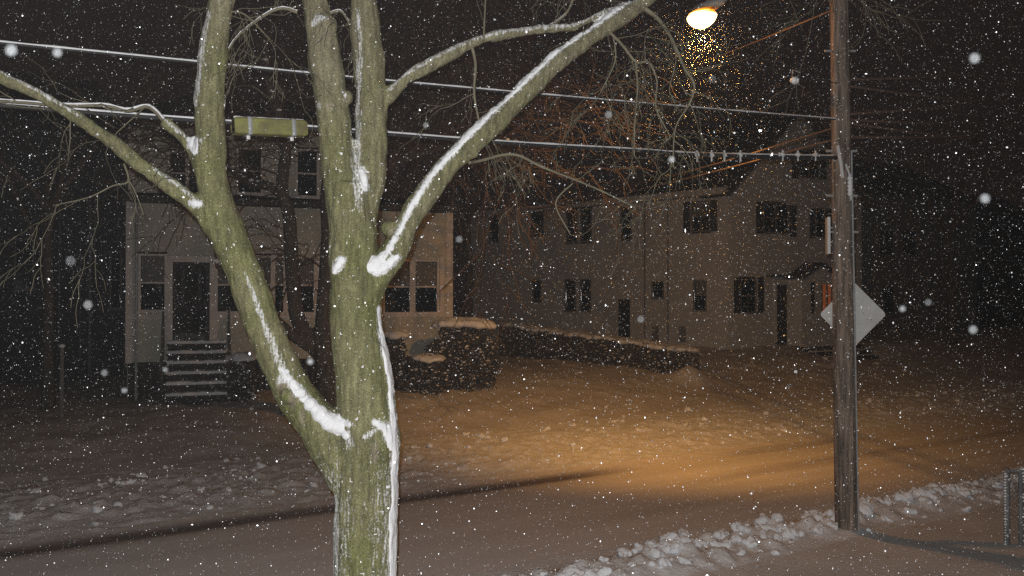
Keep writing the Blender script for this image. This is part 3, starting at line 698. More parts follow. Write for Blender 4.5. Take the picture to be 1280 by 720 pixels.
R_ = [((1062, 99), (1290, 78), 26, .10, 'highest wire running right from the pole'), ((1062, 105), (1290, 124), 26, .10, 'second wire running right from the pole, sinking away'),
      ((1062, 143), (1290, 108), 24, .12, 'wire rising to the right edge from the middle of the pole'), ((1062, 149), (1290, 146), 26, .1, 'nearly level wire running right from the pole'),
      ((1062, 152), (1290, 172), 28, .1, 'slack wire sinking right from the pole below the level one'), ((1062, 171), (1290, 158), 26, .1, 'lowest pale wire running right from the pole'),
      ((1062, 197), (1290, 268), 24, .0, 'thick black cable sinking to the right from the pole')]
for (a, b, Y2, sag, lb_) in R_: drop(pole_hit(a[1]), P(b[0], b[1], Y2), .022 if 'thick' in lb_ else .016, lb_, sag, 'cable' if 'thick' in lb_ else 'wire')
iz = P(994, 100, 11.7); ins = thing('wire_insulator', tuple(iz), 'small pale spool insulator on the dark wire left of the pole', 'insulator')
MB().ball(iz, .06, 2, .06, .7).build('spool', M['alu'], ins, True); MB().tube([iz + Vector((-.03, 0, .04)), iz + Vector((-.02, 0, .14)), iz + Vector((.05, 0, .12))], .01, 5).build('hook', M['steel'], ins)
MB().tube([iz, iz + Vector((.12, 0, -.1)), iz + Vector((.1, 0, -.22))], .008, 5).build('tail_wire', M['twig'], ins)
# the mossy splice closure hanging on the lower cable
ca, cb_ = P(290, 157, lineY(290) - .03), P(381, 161, lineY(381) - .03); dcl = (cb_ - ca).normalized()
sc = thing('splice_closure', tuple(ca), 'mossy yellow-green splice case clamped on the lower cable between two limbs', 'cable closure')
dn = Vector((0, 0, 1)); sdv = dcl.cross(dn).normalized(); upv = sdv.cross(dcl).normalized()
def rbox(c0, c1, hw, hh, k=6):
    mb = MB(); rings = []
    for f_, sc_ in ((0, .80), (.02, .95), (.05, 1), (.95, 1), (.98, .95), (1, .80)):
        cc = c0.lerp(c1, f_); rg = []
        for qd in range(4):
            for j in range(k):
                an = math.pi / 2 * qd + math.pi / 2 * j / (k - 1); r_ = .3
                ex = (1 - r_) * (1 if qd in (0, 3) else -1) + r_ * math.cos(an); ez = (1 - r_) * (1 if qd in (0, 1) else -1) + r_ * math.sin(an)
                rg.append(cc + sdv * ex * hw * sc_ + upv * ez * hh * sc_)
        rings.append(rg)
    loft(mb, rings); return mb
rbox(ca, cb_, .075, .068).build('case', M['splice'], sc, True)
for f_ in (.20, .80):
    cc = ca.lerp(cb_, f_); bd = rbox(cc - dcl * .019, cc + dcl * .019, .082, .076).build('band', M['steel'], sc, True)
    MB().tube([cc - upv * .07, cc - upv * .105], .016, 6).build('band_bolt', M['snow_soft'], bd)
mb = MB().tube([ca.lerp(cb_, t) + upv * (.072 + .004 * mn.noise((t * 9, 0, 0))) for t in np.linspace(.02, .98, 30)], .012, 6); mb.build('snow_strip', M['snow'], sc, True)

# ------------------------------------------------------------------ chain-link fence at the right edge
fx = P(1257, 686, 10.9); fd = Vector((U.x, U.y, 0)) * .35 + Vector((.9, -.2, 0)); fd.normalize()
fence = thing('chain_link_fence', (fx.x, fx.y, 0), 'galvanised chain-link fence end with snow caught in the mesh at the right edge', 'fence')
ztop_ = P(1257, 588, 10.9).z; zf = .06; fl_ = 2.6
for dx, rr, top in ((0, .036, .03), (.17, .028, .0), (2.5, .036, .03)):
    p0 = fx + fd * dx; MB().tube([(p0.x, p0.y, -.2), (p0.x, p0.y, ztop_ + top)], rr, 10).build('post', M['fence_steel'], fence, True)
p1 = fx + fd * fl_
MB().tube([(fx.x, fx.y, ztop_), (p1.x, p1.y, ztop_)], .02, 8).build('top_rail', M['fence_steel'], fence, True)
mb = MB(); st_ = .057; hh = ztop_ - zf - .02
for i in range(int((fl_ + hh) / st_)):
    for sgn in (1, -1):
        pts = []; nseg = int(hh / st_)
        for j in range(nseg + 1):
            xx = i * st_ - (j * st_ if sgn > 0 else (nseg - j) * st_)
            if 0.02 <= xx <= fl_: q_ = fx + fd * xx; pts.append((q_.x, q_.y - .004 * sgn, zf + .01 + j * hh / nseg))
        if len(pts) > 1: mb.tube(pts, .0028, 3, False)
mb.build('mesh', M['fence_steel'], fence, False, 'stuff')
mb = MB()
for i in range(60):
    xx = random.choice([0, .2, random.uniform(0, fl_)]); q_ = fx + fd * xx
    mb.ball((q_.x + random.uniform(-.02, .02), q_.y - .02, random.uniform(zf, ztop_)), random.uniform(.010, .022), 1, .25, .8)
for i in range(40):
    q_ = fx + fd * random.uniform(0, fl_); mb.ball((q_.x, q_.y, ztop_ + .018), random.uniform(.016, .032), 1, .2, .7)
for i in range(26):
    z = zf + (ztop_ - zf) * i / 26; mb.ball((fx.x - .028, fx.y - .015, z), random.uniform(.012, .02), 1, .25, .9)
mb.build('caught_snow', M['snow'], fence, False, 'stuff')

# ------------------------------------------------------------------ shrubs and hedge
def drift(mb, name, par):                           # melt overlapping snow balls into one soft cap
    me = remesh(mb, .045, 5); c3 = np.empty(len(me.vertices) * 3); me.vertices.foreach_get('co', c3); c3 = c3.reshape(-1, 3)
    me.vertices.foreach_set('co', (c3 - np.array(par.location)).reshape(-1)); me.update(); return link(name, me, M['snow_soft'], par, 'stuff')
def leaves(mb, fn, n, size):
    for i in range(n):
        p = fn();
        if p is None: continue
        a = Vector((random.gauss(0, 1), random.gauss(0, 1), random.gauss(0, 1))).normalized(); b = a.orthogonal().normalized(); s_ = size * random.uniform(.6, 1.4)
        c_ = a.cross(b) * .5
        mb.add([p - a * s_, p + c_ * s_, p + a * s_, p - c_ * s_], [(0, 1, 2, 3)])
def shrub(name, cx, cy, rx, ry, z0, z1, n, label, snow_th=.16, seed=0):
    t = thing(name, (cx, cy, z0), label, 'shrub'); mb = MB()
    def fn():
        an = random.uniform(0, 2 * math.pi); h = random.random() ** .8; rad = (1 - random.random() ** 2.2 * .6) * (.82 + .42 * mn.noise((math.cos(an) * 2 + seed, math.sin(an) * 2, h * 4)))
        w_ = math.sqrt(max(.04, 1 - .86 * h ** 2.6)) * (.82 + .18 * min(1, h * 4))
        return Vector((cx + rx * rad * w_ * math.cos(an), cy + ry * rad * w_ * math.sin(an), z0 + (z1 - z0) * h * (.93 + .1 * mn.noise((math.cos(an) * 2, math.sin(an) * 2 + seed, 9)))))
    leaves(mb, fn, n, .055); mb.build('foliage', M['leaf'], t)
    sm = MB()
    for i in range(12):
        an = 2 * math.pi * i / 12 + random.random(); p0 = Vector((cx + .1 * math.cos(an), cy + .1 * math.sin(an), z0 - .1)); p1 = Vector((cx + rx * .7 * math.cos(an), cy + ry * .7 * math.sin(an), z0 + (z1 - z0) * .8))
        sm.tube([p0, p0.lerp(p1, .5) + Vector((0, 0, .1)), p1], [.03, .02, .008], 5)
    sm.build('stems', M['bark_dark'], t)
    sn = MB()
    for i in range(int(150 * rx * ry) + 40):
        an = random.uniform(0, 2 * math.pi); rr = math.sqrt(random.random()) * .70; sn.ball((cx + rx * rr * math.cos(an), cy + ry * rr * math.sin(an), z1 - .10 - .30 * rr ** 3 + random.uniform(-.05, .03)), random.uniform(.10, .2) * snow_th / .16, 2, .10, .55)
    fk = MB()
    for i in range(int(n / 12)): fk.ball(fn(), random.uniform(.018, .05), 1, .25, .6)
    fk.build('snow_flecks', M['snow_soft'], t, False, 'stuff')
    drift(sn, 'snow_cap', t)
    return t
c = P(580, 470, 23.4); shrub('evergreen_shrub', c.x, c.y, 52 * 23.4 / F, .75, gz(c.x, c.y) - .05, P(580, 396, 23.4).z, 5200, 'big dark evergreen shrub with thick snow cap at the right corner of the beige house', seed=1)
c = P(491, 470, 23.2); shrub('evergreen_shrub', c.x, c.y, .5, .5, gz(c.x, c.y) - .05, P(491, 410, 23.2).z, 2000, 'small snow-capped shrub tucked under the porch windows right of the green trunk', seed=5)
c = P(535, 475, 22.6); shrub('evergreen_shrub', c.x, c.y, .62, .45, gz(c.x, c.y) - .05, P(535, 440, 22.6).z, 1800, 'low frosty shrub in front of the big snow-capped one', .10, seed=8)
c = P(303, 480, 21.6); shrub('evergreen_shrub', c.x, c.y, .45, .4, gz(c.x, c.y) - .05, P(303, 438, 21.6).z, 1500, 'low dark shrub just right of the porch steps', .10, seed=12)
ha, hb = P(864, 470, 26.4), P(634, 470, 32.2)
hedge = thing('clipped_hedge', (ha.x, ha.y, gz(ha.x, ha.y)), 'long clipped dark hedge with a snowy top in front of the white building', 'hedge')
hd_ = Vector((hb.x - ha.x, hb.y - ha.y, 0)); hn_ = Vector((-hd_.y, hd_.x, 0)).normalized()
zt0, zt1 = P(864, 437, 26.4).z, P(634, 405, 32.2).z
def hedge_pt(f_, o_, hh_):
    q_ = ha + hd_ * f_ + hn_ * o_; z0_ = gz(q_.x, q_.y); zt = zt0 + (zt1 - zt0) * f_; return Vector((q_.x, q_.y, z0_ + (zt - z0_) * hh_))
def hfn():
    f_ = random.random(); sd_ = random.random(); w_ = .42 + .14 * mn.noise((f_ * 14, 0, 3))
    if sd_ < .42: return hedge_pt(f_, w_ * (1 - .35 * random.random() ** 2), random.random())
    if sd_ < .84: return hedge_pt(f_, -w_ * (1 - .35 * random.random() ** 2), random.random())
    return hedge_pt(f_, random.uniform(-w_, w_), 1 - .1 * random.random())
mb = MB(); leaves(mb, hfn, 9000, .06); mb.build('foliage', M['leaf'], hedge)
mb = MB()
for i in range(26):
    f_ = i / 25; q_ = hedge_pt(f_, 0, 0); mb.tube([q_ - Vector((0, 0, .1)), hedge_pt(f_, .1, .5), hedge_pt(f_, -.1, .95)], [.03, .02, .01], 5)
mb.build('stems', M['bark_dark'], hedge)
mb = MB()
for i in range(520):
    mb.ball(hedge_pt(random.random(), random.uniform(-.36, .36), 1) + Vector((0, 0, random.uniform(-.06, .02))), random.uniform(.10, .19), 2, .10, .5)
drift(mb, 'snow_cap', hedge); mb = MB()
for i in range(800): mb.ball(hfn(), random.uniform(.018, .05), 1, .25, .6)
mb.build('snow_flecks', M['snow_soft'], hedge, False, 'stuff')

# ------------------------------------------------------------------ trees
def grow(mb, p, d, length, r, level, maxl, droop=.0, spread=.7, nb=3, wob=.25, k=5, rmin=.003):
    seg = 5 if level < maxl else 4; pts = [p.copy()]; rad = [r]; q = p.copy(); dd = d.normalized()
    for i in range(seg):
        dd = (dd + Vector((random.gauss(0, wob), random.gauss(0, wob), random.gauss(0, wob) - droop * (level > 1))) * .55).normalized()
        q = q + dd * (length / seg); pts.append(q.copy()); rad.append(max(rmin, r * (1 - .62 * (i + 1) / seg)))
    mb.tube(pts, rad, max(3, k - level), False)
    if level >= maxl: return
    for j in range(nb + (1 if random.random() < .5 else 0)):
        f_ = random.uniform(.25, 1.0) if j else 1.0; i = min(seg - 1, int(f_ * seg)); pp = pts[i].lerp(pts[i + 1], f_ * seg - i if i < seg else 0)
        t = (pts[i + 1] - pts[i]).normalized(); o = Vector((random.gauss(0, 1), random.gauss(0, 1), random.gauss(0, 1))); o = (o - t * o.dot(t)).normalized()
        grow(mb, pp, t + o * random.uniform(.5, 1.1) * spread, length * random.uniform(.52, .78), max(rmin, rad[i] * random.uniform(.5, .72)), level + 1, maxl, droop, spread, nb, wob, k, rmin)
def limb(mb, nodes, k=14, knots=None):
    out, rad = [], []; pts = [P(a, b, Y) for a, b, r, Y in nodes]; rs = [r * Y / F for a, b, r, Y in nodes]; n = len(pts)
    for i in range(n - 1):
        p0, p1, p2, p3 = pts[max(i - 1, 0)], pts[i], pts[i + 1], pts[min(i + 2, n - 1)]
        for j in range(6):
            t = j / 6; out.append(.5 * ((2 * p1) + (p2 - p0) * t + (2 * p0 - 5 * p1 + 4 * p2 - p3) * t * t + (3 * p1 - p0 - 3 * p2 + p3) * t ** 3)); rad.append(rs[i] * (1 - t) + rs[i + 1] * t)
    out.append(pts[-1]); rad.append(rs[-1]); mb.tube(out, rad, k); return out

# --- the big green-barked tree in front
TY = 6.6
base = P(457, 889, TY); tree = thing('street_tree', (base.x, base.y, 0), 'large green-barked multi-stem tree plastered with snow in the foreground', 'tree')
LIMBS = dict(
    trunk=[(457, 905, 58, TY), (457, 860, 47, TY), (457, 800, 41, TY), (457, 720, 38.5, TY), (457, 660, 38.5, TY), (457, 610, 40, TY), (460, 560, 41, TY), (458, 510, 38, TY), (453, 460, 34, TY), (444, 410, 31, TY), (443, 350, 31.5, TY), (440, 300, 30, TY), (440, 255, 29, TY), (440, 230, 26, TY)],
    B=[(438, 290, 24, TY), (428, 235, 22, TY), (421, 190, 20, TY), (416, 140, 21, TY), (408, 90, 20, TY), (402, 50, 19, TY), (394, 10, 17, TY), (386, -40, 16, TY), (376, -120, 14, TY - .1), (360, -260, 9, TY - .3)],
    C=[(446, 290, 22, TY), (458, 235, 21, TY + .05), (464, 190, 20.5, TY + .08), (464, 130, 20.5, TY + .1), (460, 70, 19.5, TY + .1), (454, 0, 18, TY + .1), (448, -80, 15, TY + .15), (455, -260, 9, TY + .3)],
    A=[(440, 600, 30, TY), (418, 558, 31, TY), (390, 520, 27, TY - .05), (362, 480, 25, TY - .1), (337, 425, 23, TY - .13), (316, 372, 22, TY - .15), (296, 320, 21.5, TY - .18), (277, 270, 20.5, TY - .2), (265, 225, 20, TY - .22), (262, 170, 19.5, TY - .25), (262, 110, 18.5, TY - .27), (266, 55, 17.5, TY - .3), (275, 0, 16.5, TY - .3), (290, -70, 14, TY - .3), (300, -240, 9, TY - .2)],
    A2=[(277, 292, 15, TY - .2), (252, 263, 12.5, TY - .27), (220, 238, 10.5, TY - .33), (180, 210, 9.5, TY - .4), (140, 178, 9, TY - .48), (95, 146, 8, TY - .55), (50, 120, 7.5, TY - .62), (0, 95, 7.5, TY - .7), (-60, 66, 7, TY - .8), (-170, 20, 5, TY - 1)],
    A3=[(258, 222, 10, TY - .2), (244, 195, 8, TY - .2), (228, 172, 6.5, TY - .2), (204, 152, 5, TY - .2)],
    D=[(450, 385, 22, TY), (468, 348, 19, TY), (490, 318, 16, TY), (508, 280, 15, TY + .05), (530, 245, 15, TY + .1), (560, 206, 14.5, TY + .15), (605, 165, 14, TY + .2), (655, 117, 13, TY + .3), (705, 70, 12, TY + .4), (750, 38, 10.5, TY + .5), (803, 2, 9, TY + .6), (870, -46, 8, TY + .8), (980, -130, 5, TY + 1.1)],
    E=[(470, 130, 11, TY + .1), (488, 116, 9.5, TY + .1), (508, 98, 8.5, TY + .12), (545, 76, 8, TY + .2), (590, 53, 7.5, TY + .3), (640, 40, 6, TY + .4), (700, 34, 5, TY + .5), (718, 33, 4.6, TY + .5), (745, 20, 4, TY + .55), (800, 0, 3.5, TY + .65), (900, -40, 3, TY + .8)],
)
mb = MB()
for k_, nd in LIMBS.items(): limb(mb, nd)
for (a, b, r, Y) in ((590, 190, 9, TY + .15), (716, 66, 8, TY + .4), (431, 122, 9, TY - .05), (487, 285, 10, TY), (470, 570, 14, TY - .17), (405, 30, 15, TY - .05), (482, 560, 20, TY), (360, 495, 12, TY - .25), (446, 178, 7, TY)):
    mb.ball(P(a, b, Y), r * Y / F, 2, .06)
tm = remesh(mb, .0125, 5)
co = np.empty(len(tm.vertices) * 3); tm.vertices.foreach_get('co', co); co = co.reshape(-1, 3)
no = np.empty(len(tm.vertices) * 3); tm.vertices.foreach_get('normal', no); no = no.reshape(-1, 3)
d_ = np.array([.020 * mn.noise(Vector(p) * 4.2) + .008 * mn.noise(Vector(p) * 11) + .006 * mn.noise((p[0] * 26, p[1] * 26, p[2] * 5)) + .004 * mn.noise((p[0] * 50, p[1] * 50, p[2] * 11)) for p in co])
co2 = co + no * d_[:, None]
tm.vertices.foreach_set('co', (co2 - np.array(tree.location)).reshape(-1)); tm.update(); tm.name = 'trunk'
pxs = CX + F * co2[:, 0] / co2[:, 1]; pys = HZ - F * (co2[:, 2] - CZ) / co2[:, 1]
gy = np.clip((3.6 - co2[:, 2]) / -1.6, 0, 1) * .55 + np.array([.35 * mn.noise((p[0] * 2.2, p[1] * 2.2, p[2] * 1.1)) for p in co2])
gy = np.where(pxs > 485, gy * .5 + .25, gy)
for (a, b, c, d) in ((352, 482, 7, 10), (366, 500, 5, 12), (378, 522, 4, 10), (468, 566, 6, 14), (492, 290, 8, 7), (432, 124, 7, 8), (716, 68, 8, 7), (408, 40, 9, 16), (410, 132, 7, 5), (448, 180, 6, 6)):
    gy = np.maximum(gy, 1.5 - 1.1 * np.hypot((pxs - a) / c, (pys - b) / d))      # old pruning scars, bare of algae
at = tm.attributes.new('grey', 'FLOAT', 'POINT'); at.data.foreach_set('value', np.clip(gy, 0, 1))
link('trunk', tm, M['bark'], tree)
# snow driven against the bark: a shell that stands proud of the bark where the wind packed it
def seg_d(px, py, pl):                              # distance to a stroke and how far along it
    best = np.full(px.shape, 1e9); fr_ = np.zeros(px.shape); L = [0]
    for (a, b), (c, d) in zip(pl[:-1], pl[1:]): L.append(L[-1] + math.hypot(c - a, d - b))
    for k, ((a, b), (c, d)) in enumerate(zip(pl[:-1], pl[1:])):
        vx, vy = c - a, d - b; t = np.clip(((px - a) * vx + (py - b) * vy) / (vx * vx + vy * vy + 1e-9), 0, 1); e = np.hypot(px - a - t * vx, py - b - t * vy)
        m_ = e < best; best = np.where(m_, e, best); fr_ = np.where(m_, (L[k] + t * (L[k + 1] - L[k])) / L[-1], fr_)
    return best, fr_
STROKES = [([(466, 338), (478, 326), (499, 288), (514, 258), (540, 217), (574, 180), (612, 141), (652, 103), (700, 58), (748, 26), (803, -12), (870, -60)], 5.4, .020),
    ([(470, 342), (486, 330), (497, 322)], 8, .02), ([(419, 338), (427, 324)], 8, .016),
    ([(474, 385), (478, 420), (485, 455), (490, 490)], 6, .014), ([(488, 490), (492, 520), (494, 560), (494, 610), (492, 660), (492, 760)], 6.5, .013), ([(470, 528), (484, 535), (490, 560)], 8, .014), ([(455, 548), (470, 536)], 3.5, .008),
    ([(436, 530), (410, 522), (386, 503), (366, 480), (352, 462)], 8, .018), ([(352, 460), (338, 425), (318, 372), (306, 340)], 6.5, .012), ([(435, 540), (438, 560)], 5, .008), ([(348, 478), (356, 470)], 6, .01),
    ([(419, 620), (418, 680), (418, 760)], 7, .012), ([(446, 130), (445, 175), (446, 240), (450, 262)], 6.5, .012), ([(452, 212), (456, 235)], 8, .018),
    ([(259, 15), (250, 60), (245, 100), (243, 130)], 5.5, .010), ([(238, 254), (250, 254)], 7, .02), ([(240, 246), (215, 226), (190, 210)], 3.2, .008), ([(236, 182), (243, 176), (243, 190)], 7, .02),
    ([(390, 30), (397, 20), (408, 22)], 4.5, .010), ([(398, 128), (399, 135)], 3.5, .004), ([(427, 112), (432, 120)], 3, .005),
    ([(486, 112), (505, 92), (544, 69), (590, 46), (640, 35), (700, 30), (718, 29), (745, 16), (800, -4)], 4.2, .012), ([(100, 146), (50, 114), (0, 89)], 3.0, .006), ([(446, 140), (450, 60), (446, 10)], 4, .004), ([(204, 148), (230, 170)], 3, .006)]
S = np.zeros(len(co2)); T = np.zeros(len(co2)); S2 = np.zeros(len(co2))
for pl, r, th in STROKES:
    e_, f_ = seg_d(pxs, pys, pl); tp = (1 - .72 * f_) if pl[0] == (352, 460) else .5 + .5 * np.sin(np.pi * np.clip(f_, .02, .98)) ** .5
    S2 = np.maximum(S2, np.clip(1.5 - e_ / (r * 1.15 * tp), 0, 1) * (.66 if th < .0125 else .78))
    if th < .0125: continue                         # thin dustings stay in the bark furrows
    q_ = np.clip(1.35 - e_ / (r * .86 * tp), -1, 1); up_ = q_ > S; S = np.where(up_, q_, S); T = np.where(up_, th, T)
nzv = np.array([mn.noise((p[0] * 30, p[1] * 30, p[2] * 6)) * .6 + mn.noise((p[0] * 75, p[1] * 75, p[2] * 14)) * .5 for p in co2])
# wind-blown streaks in the bark furrows of the lower trunk
stk = np.clip((2.45 - co2[:, 2]) / .8, 0, 1) * (np.abs(pxs - 457) < 60) * (.45 + .55 * np.clip(np.abs(pxs - 452) / 30, 0, 1))
at = tm.attributes.new('frost', 'FLOAT', 'POINT'); at.data.foreach_set('value', np.clip(np.maximum(.50 * stk, S2) + .04, 0, 1))
spk = np.array([mn.noise(Vector(p) * 33) for p in co2])
field = S + .55 * nzv - .52
th = .75 * T * np.clip(field * 1.3, 0, 1) ** .8 * (1 + .5 * nzv) + np.where(field > 0, .002, -.012)
th = np.where((field <= 0) & (spk > .60), .004, th)
keep = th > -.011
shell = co2 + no * th[:, None]
fs = [tuple(p.vertices) for p in tm.polygons]; fs = [f for f in fs if any(keep[i] for i in f)]
used = sorted({i for f in fs for i in f}); ix = {v: i for i, v in enumerate(used)}
me = bpy.data.meshes.new('windblown_snow'); me.from_pydata((shell[used] - np.array(tree.location)).tolist(), [], [tuple(ix[i] for i in f) for f in fs]); me.update()
me.polygons.foreach_set('use_smooth', [True] * len(me.polygons)); link('windblown_snow', me, M['snow'], tree, 'stuff')
def fork_snow(pts, dy):                             # deep snow filling a fork
    mb = MB()
    for a, b, r, Y in pts: mb.ball(P(a, b, Y + dy), r * Y / F, 2, .05)
    fm = remesh(mb, .010, 8); c3 = np.empty(len(fm.vertices) * 3); fm.vertices.foreach_get('co', c3); c3 = c3.reshape(-1, 3); n3 = np.empty(len(c3) * 3); fm.vertices.foreach_get('normal', n3); n3 = n3.reshape(-1, 3)
    c3 = c3 + n3 * np.array([.005 * mn.noise(Vector(p) * 18) + .004 * mn.noise(Vector(p) * 70) for p in c3])[:, None]
    fm.vertices.foreach_set('co', (c3 - np.array(tree.location)).reshape(-1)); fm.update(); link('fork_snow', fm, M['snow'], tree)
fork_snow([(431, 522, 9, TY - .02), (426, 532, 14, TY - .02), (413, 528, 13, TY - .05), (400, 517, 11, TY - .08), (388, 505, 9, TY - .1), (376, 491, 7.5, TY - .12), (366, 478, 6, TY - .13), (358, 465, 5, TY - .13), (352, 452, 4, TY - .13), (434, 543, 7, TY - .08)], -.10)
fork_snow([(464, 334, 10, TY), (472, 329, 10, TY), (480, 321, 8, TY), (466, 324, 6, TY), (488, 310, 6.5, TY), (494, 298, 5.5, TY)], -.08)
fork_snow([(243, 252, 8, TY - .22), (249, 253, 6.5, TY - .22), (237, 248, 5, TY - .24), (231, 242, 3.5, TY - .26)], -.06)
fork_snow([(240, 180, 7, TY - .22), (244, 187, 7, TY - .22), (243, 174, 5.5, TY - .22), (235, 174, 4, TY - .22)], -.06)
fork_snow([(451, 214, 5, TY), (454, 222, 6, TY), (456, 231, 5, TY), (452, 240, 3, TY)], -.15)
fork_snow([(427, 325, 6, TY), (422, 332, 6, TY), (418, 340, 4, TY)], -.18)
# thin branches of the same tree
THIN = [[(586, 202, 3.2, TY + .2), (600, 200, 2.8, TY + .3), (640, 194, 2.5, TY + .4), (680, 208, 2.3, TY + .5), (740, 234, 1.8, TY + .7), (790, 256, 1.2, TY + .8)],
    [(715, 208 + 20, 1.3, TY + .5), (695, 255, 1.2, TY + .5), (712, 290, .9, TY + .5)], [(800, 4, 4, TY + .6), (822, 20, 3.6, TY + .6), (840, 45, 3, TY + .62), (855, 85, 2.6, TY + .62), (868, 104, 2.2, TY + .6), (862, 130, 1.8, TY + .6), (845, 160, 1.4, TY + .6), (842, 205, 1, TY + .6)],
    [(757, 34, 3, TY + .5), (778, 54, 2.5, TY + .5), (795, 76, 2.2, TY + .5), (810, 77, 2, TY + .5), (821, 100, 1.7, TY + .5), (822, 135, 1.5, TY + .5), (838, 168, 1.1, TY + .5)], [(795, 76, 2, TY + .5), (796, 110, 1.5, TY + .5), (793, 150, 1.2, TY + .5), (794, 190, .9, TY + .5)],
    [(768, 45, 1.6, TY + .5), (768, 75, 1.2, TY + .5), (752, 110, .9, TY + .5)], [(590, 56, 3, TY + .3), (593, 80, 2.6, TY + .3), (592, 115, 2.2, TY + .3), (598, 150, 1.8, TY + .3)], [(604, 48, 1.8, TY + .3), (605, 10, 1.5, TY + .3), (607, -30, 1.2, TY + .3)],
    [(688, 32, 2.2, TY + .5), (706, 18, 2, TY + .5), (716, 0, 1.8, TY + .5), (720, -30, 1.5, TY + .5)], [(204, 152, 4, TY - .2), (193, 138, 3.4, TY - .2), (180, 134, 3, TY - .2), (160, 139, 2.8, TY - .25), (130, 133, 2.6, TY - .3), (80, 131, 2.4, TY - .4), (20, 127, 2.2, TY - .5), (-60, 124, 2, TY - .6)],
    [(372, 14, 3, TY), (352, 8, 2.6, TY), (330, 16, 2.2, TY), (300, 40, 1.8, TY), (285, 60, 1.4, TY)], [(408, 18, 2.6, TY), (425, 12, 2.2, TY), (436, 26, 1.8, TY)], [(155, 205, 2, TY - .45), (158, 225, 1.6, TY - .45), (140, 232, 1.4, TY - .45), (110, 245, 1.1, TY - .45), (70, 255, .8, TY - .45)], [(158, 222, 1.4, TY - .45), (168, 240, 1.1, TY - .45), (178, 262, .8, TY - .45)],
    [(833, 35, 1.2, TY + .6), (845, 70, 1, TY + .6), (838, 110, .8, TY + .6)], [(285, 12, 1.6, TY - .3), (305, 18, 1.3, TY - .3), (330, 40, 1, TY - .3)]]
for nd in THIN:
    mb = MB(); out = limb(mb, [(a + random.uniform(-1.5, 1.5), b + random.uniform(-1.5, 1.5), r * .74, Y) for a, b, r, Y in nd] + [(nd[-1][0] + random.uniform(-3, 8), nd[-1][1] + random.uniform(2, 14), .45, nd[-1][3])], 6)
    r0 = nd[0][2] * TY / F
    for i in range(2, len(out) - 1, 2):
        if random.random() < (.28 if nd[0][0] in (586, 155, 158, 715, 204) else .5):
            d = (out[i + 1] - out[i]).normalized(); o = Vector((random.gauss(0, 1), random.gauss(0, 1), random.gauss(-.3, 1))); grow(mb, out[i], d * .5 + o * .6, random.uniform(.15, .5), max(.0020, r0 * .22), 1, 3, .25, .8, 2, .35, 5, .0019)
    br = mb.build('branch', M['twig_near'], tree, True)
    if nd[0][1] < 160 and nd[0][2] > 2.1 and abs(out[-1].z - out[0].z) < .45:
        n = len(out); MB().tube([p + Vector((0, 0, r0 * .6)) for p in out[:n - 4]], [r0 * .62 * (1 - .6 * i / n) * (.8 + .6 * mn.noise((i * .7, r0 * 99, 0))) for i in range(n - 4)], 5).build('branch_snow', M['snow'], br, True)
mb = MB()                                           # the crown above the frame
for nm in ('A', 'B', 'C', 'D', 'A2', 'E'):
    a, b = [P(q_[0], q_[1], q_[3]) for q_ in LIMBS[nm][-2:]]; r = LIMBS[nm][-1][2] * TY / F
    for j in range(2): grow(mb, b, (b - a).normalized() + Vector((random.gauss(0, .3), random.gauss(0, .3), .1)), 1.5, r * .9, 0, 4, .05, .8, 3, .22, 8, .003)
mb.build('crown', M['twig_near'], tree, True)

# --- the darker tree on the lawn in front of the beige house
LY = 19.0; b0 = P(414, 520, LY); lt = thing('lawn_tree', (b0.x, b0.y, gz(b0.x, b0.y)), 'dark bare tree with spreading limbs standing right in front of the beige house', 'tree')
mb = MB()
LT = [[(416, 530, 20, LY), (414, 500, 18, LY), (411, 460, 17, LY), (406, 430, 16, LY), (405, 400, 11, LY), (408, 340, 9.5, LY), (410, 290, 9, LY), (408, 240, 8, LY + .2), (420, 180, 7, LY + .4), (436, 110, 5.5, LY + .6), (450, 30, 4.5, LY + .8)],
      [(408, 450, 12, LY), (388, 425, 10.5, LY), (373, 400, 10, LY), (368, 370, 9.5, LY), (364, 320, 9, LY), (361, 270, 8.5, LY), (352, 235, 8, LY - .2), (356, 190, 7, LY - .4), (350, 150, 6, LY - .6), (335, 100, 5, LY - .8), (330, 40, 4, LY - 1)],
      [(400, 440, 9, LY), (365, 418, 7.5, LY - .2), (340, 396, 6.5, LY - .4), (320, 380, 5.5, LY - .6), (295, 350, 4.5, LY - .8), (270, 330, 4, LY - 1)],
      [(356, 245, 7, LY), (335, 232, 6, LY), (310, 228, 5.5, LY + .2), (280, 205, 5, LY + .4), (240, 190, 4.2, LY + .6), (190, 160, 3.5, LY + .8), (130, 150, 2.5, LY + 1)],
      [(411, 290, 6, LY), (430, 250, 5.5, LY - .2), (470, 215, 5, LY - .5), (530, 190, 4.2, LY - .8), (600, 175, 3.4, LY - 1.1), (660, 185, 2.6, LY - 1.4)]]
outs = [limb(mb, nd, 9) for nd in LT]
lm = remesh(mb, .035, 3); c3 = np.empty(len(lm.vertices) * 3); lm.vertices.foreach_get('co', c3); c3 = c3.reshape(-1, 3) - np.array(lt.location); lm.vertices.foreach_set('co', c3.reshape(-1)); lm.update(); link('trunk', lm, M['bark_dark'], lt)
mb = MB()
for li, out in enumerate(outs):
    n = len(out)
    for i in range(n // 3 if li < 2 else 6, n, 2):
        if out[i].z < 5.6 and random.random() < .85: continue
        d = (out[min(i + 1, n - 1)] - out[i - 1]).normalized()
        for _ in range(2 if out[i].z > 6 else 1):
            o = Vector((random.gauss(0, 1), random.gauss(0, .8), random.gauss(.1, .6))); grow(mb, out[i], d * .5 + o * .7, random.uniform(1.0, 2.4), .022, 1, 3, .12, .85, 3, .28, 6, .0068)
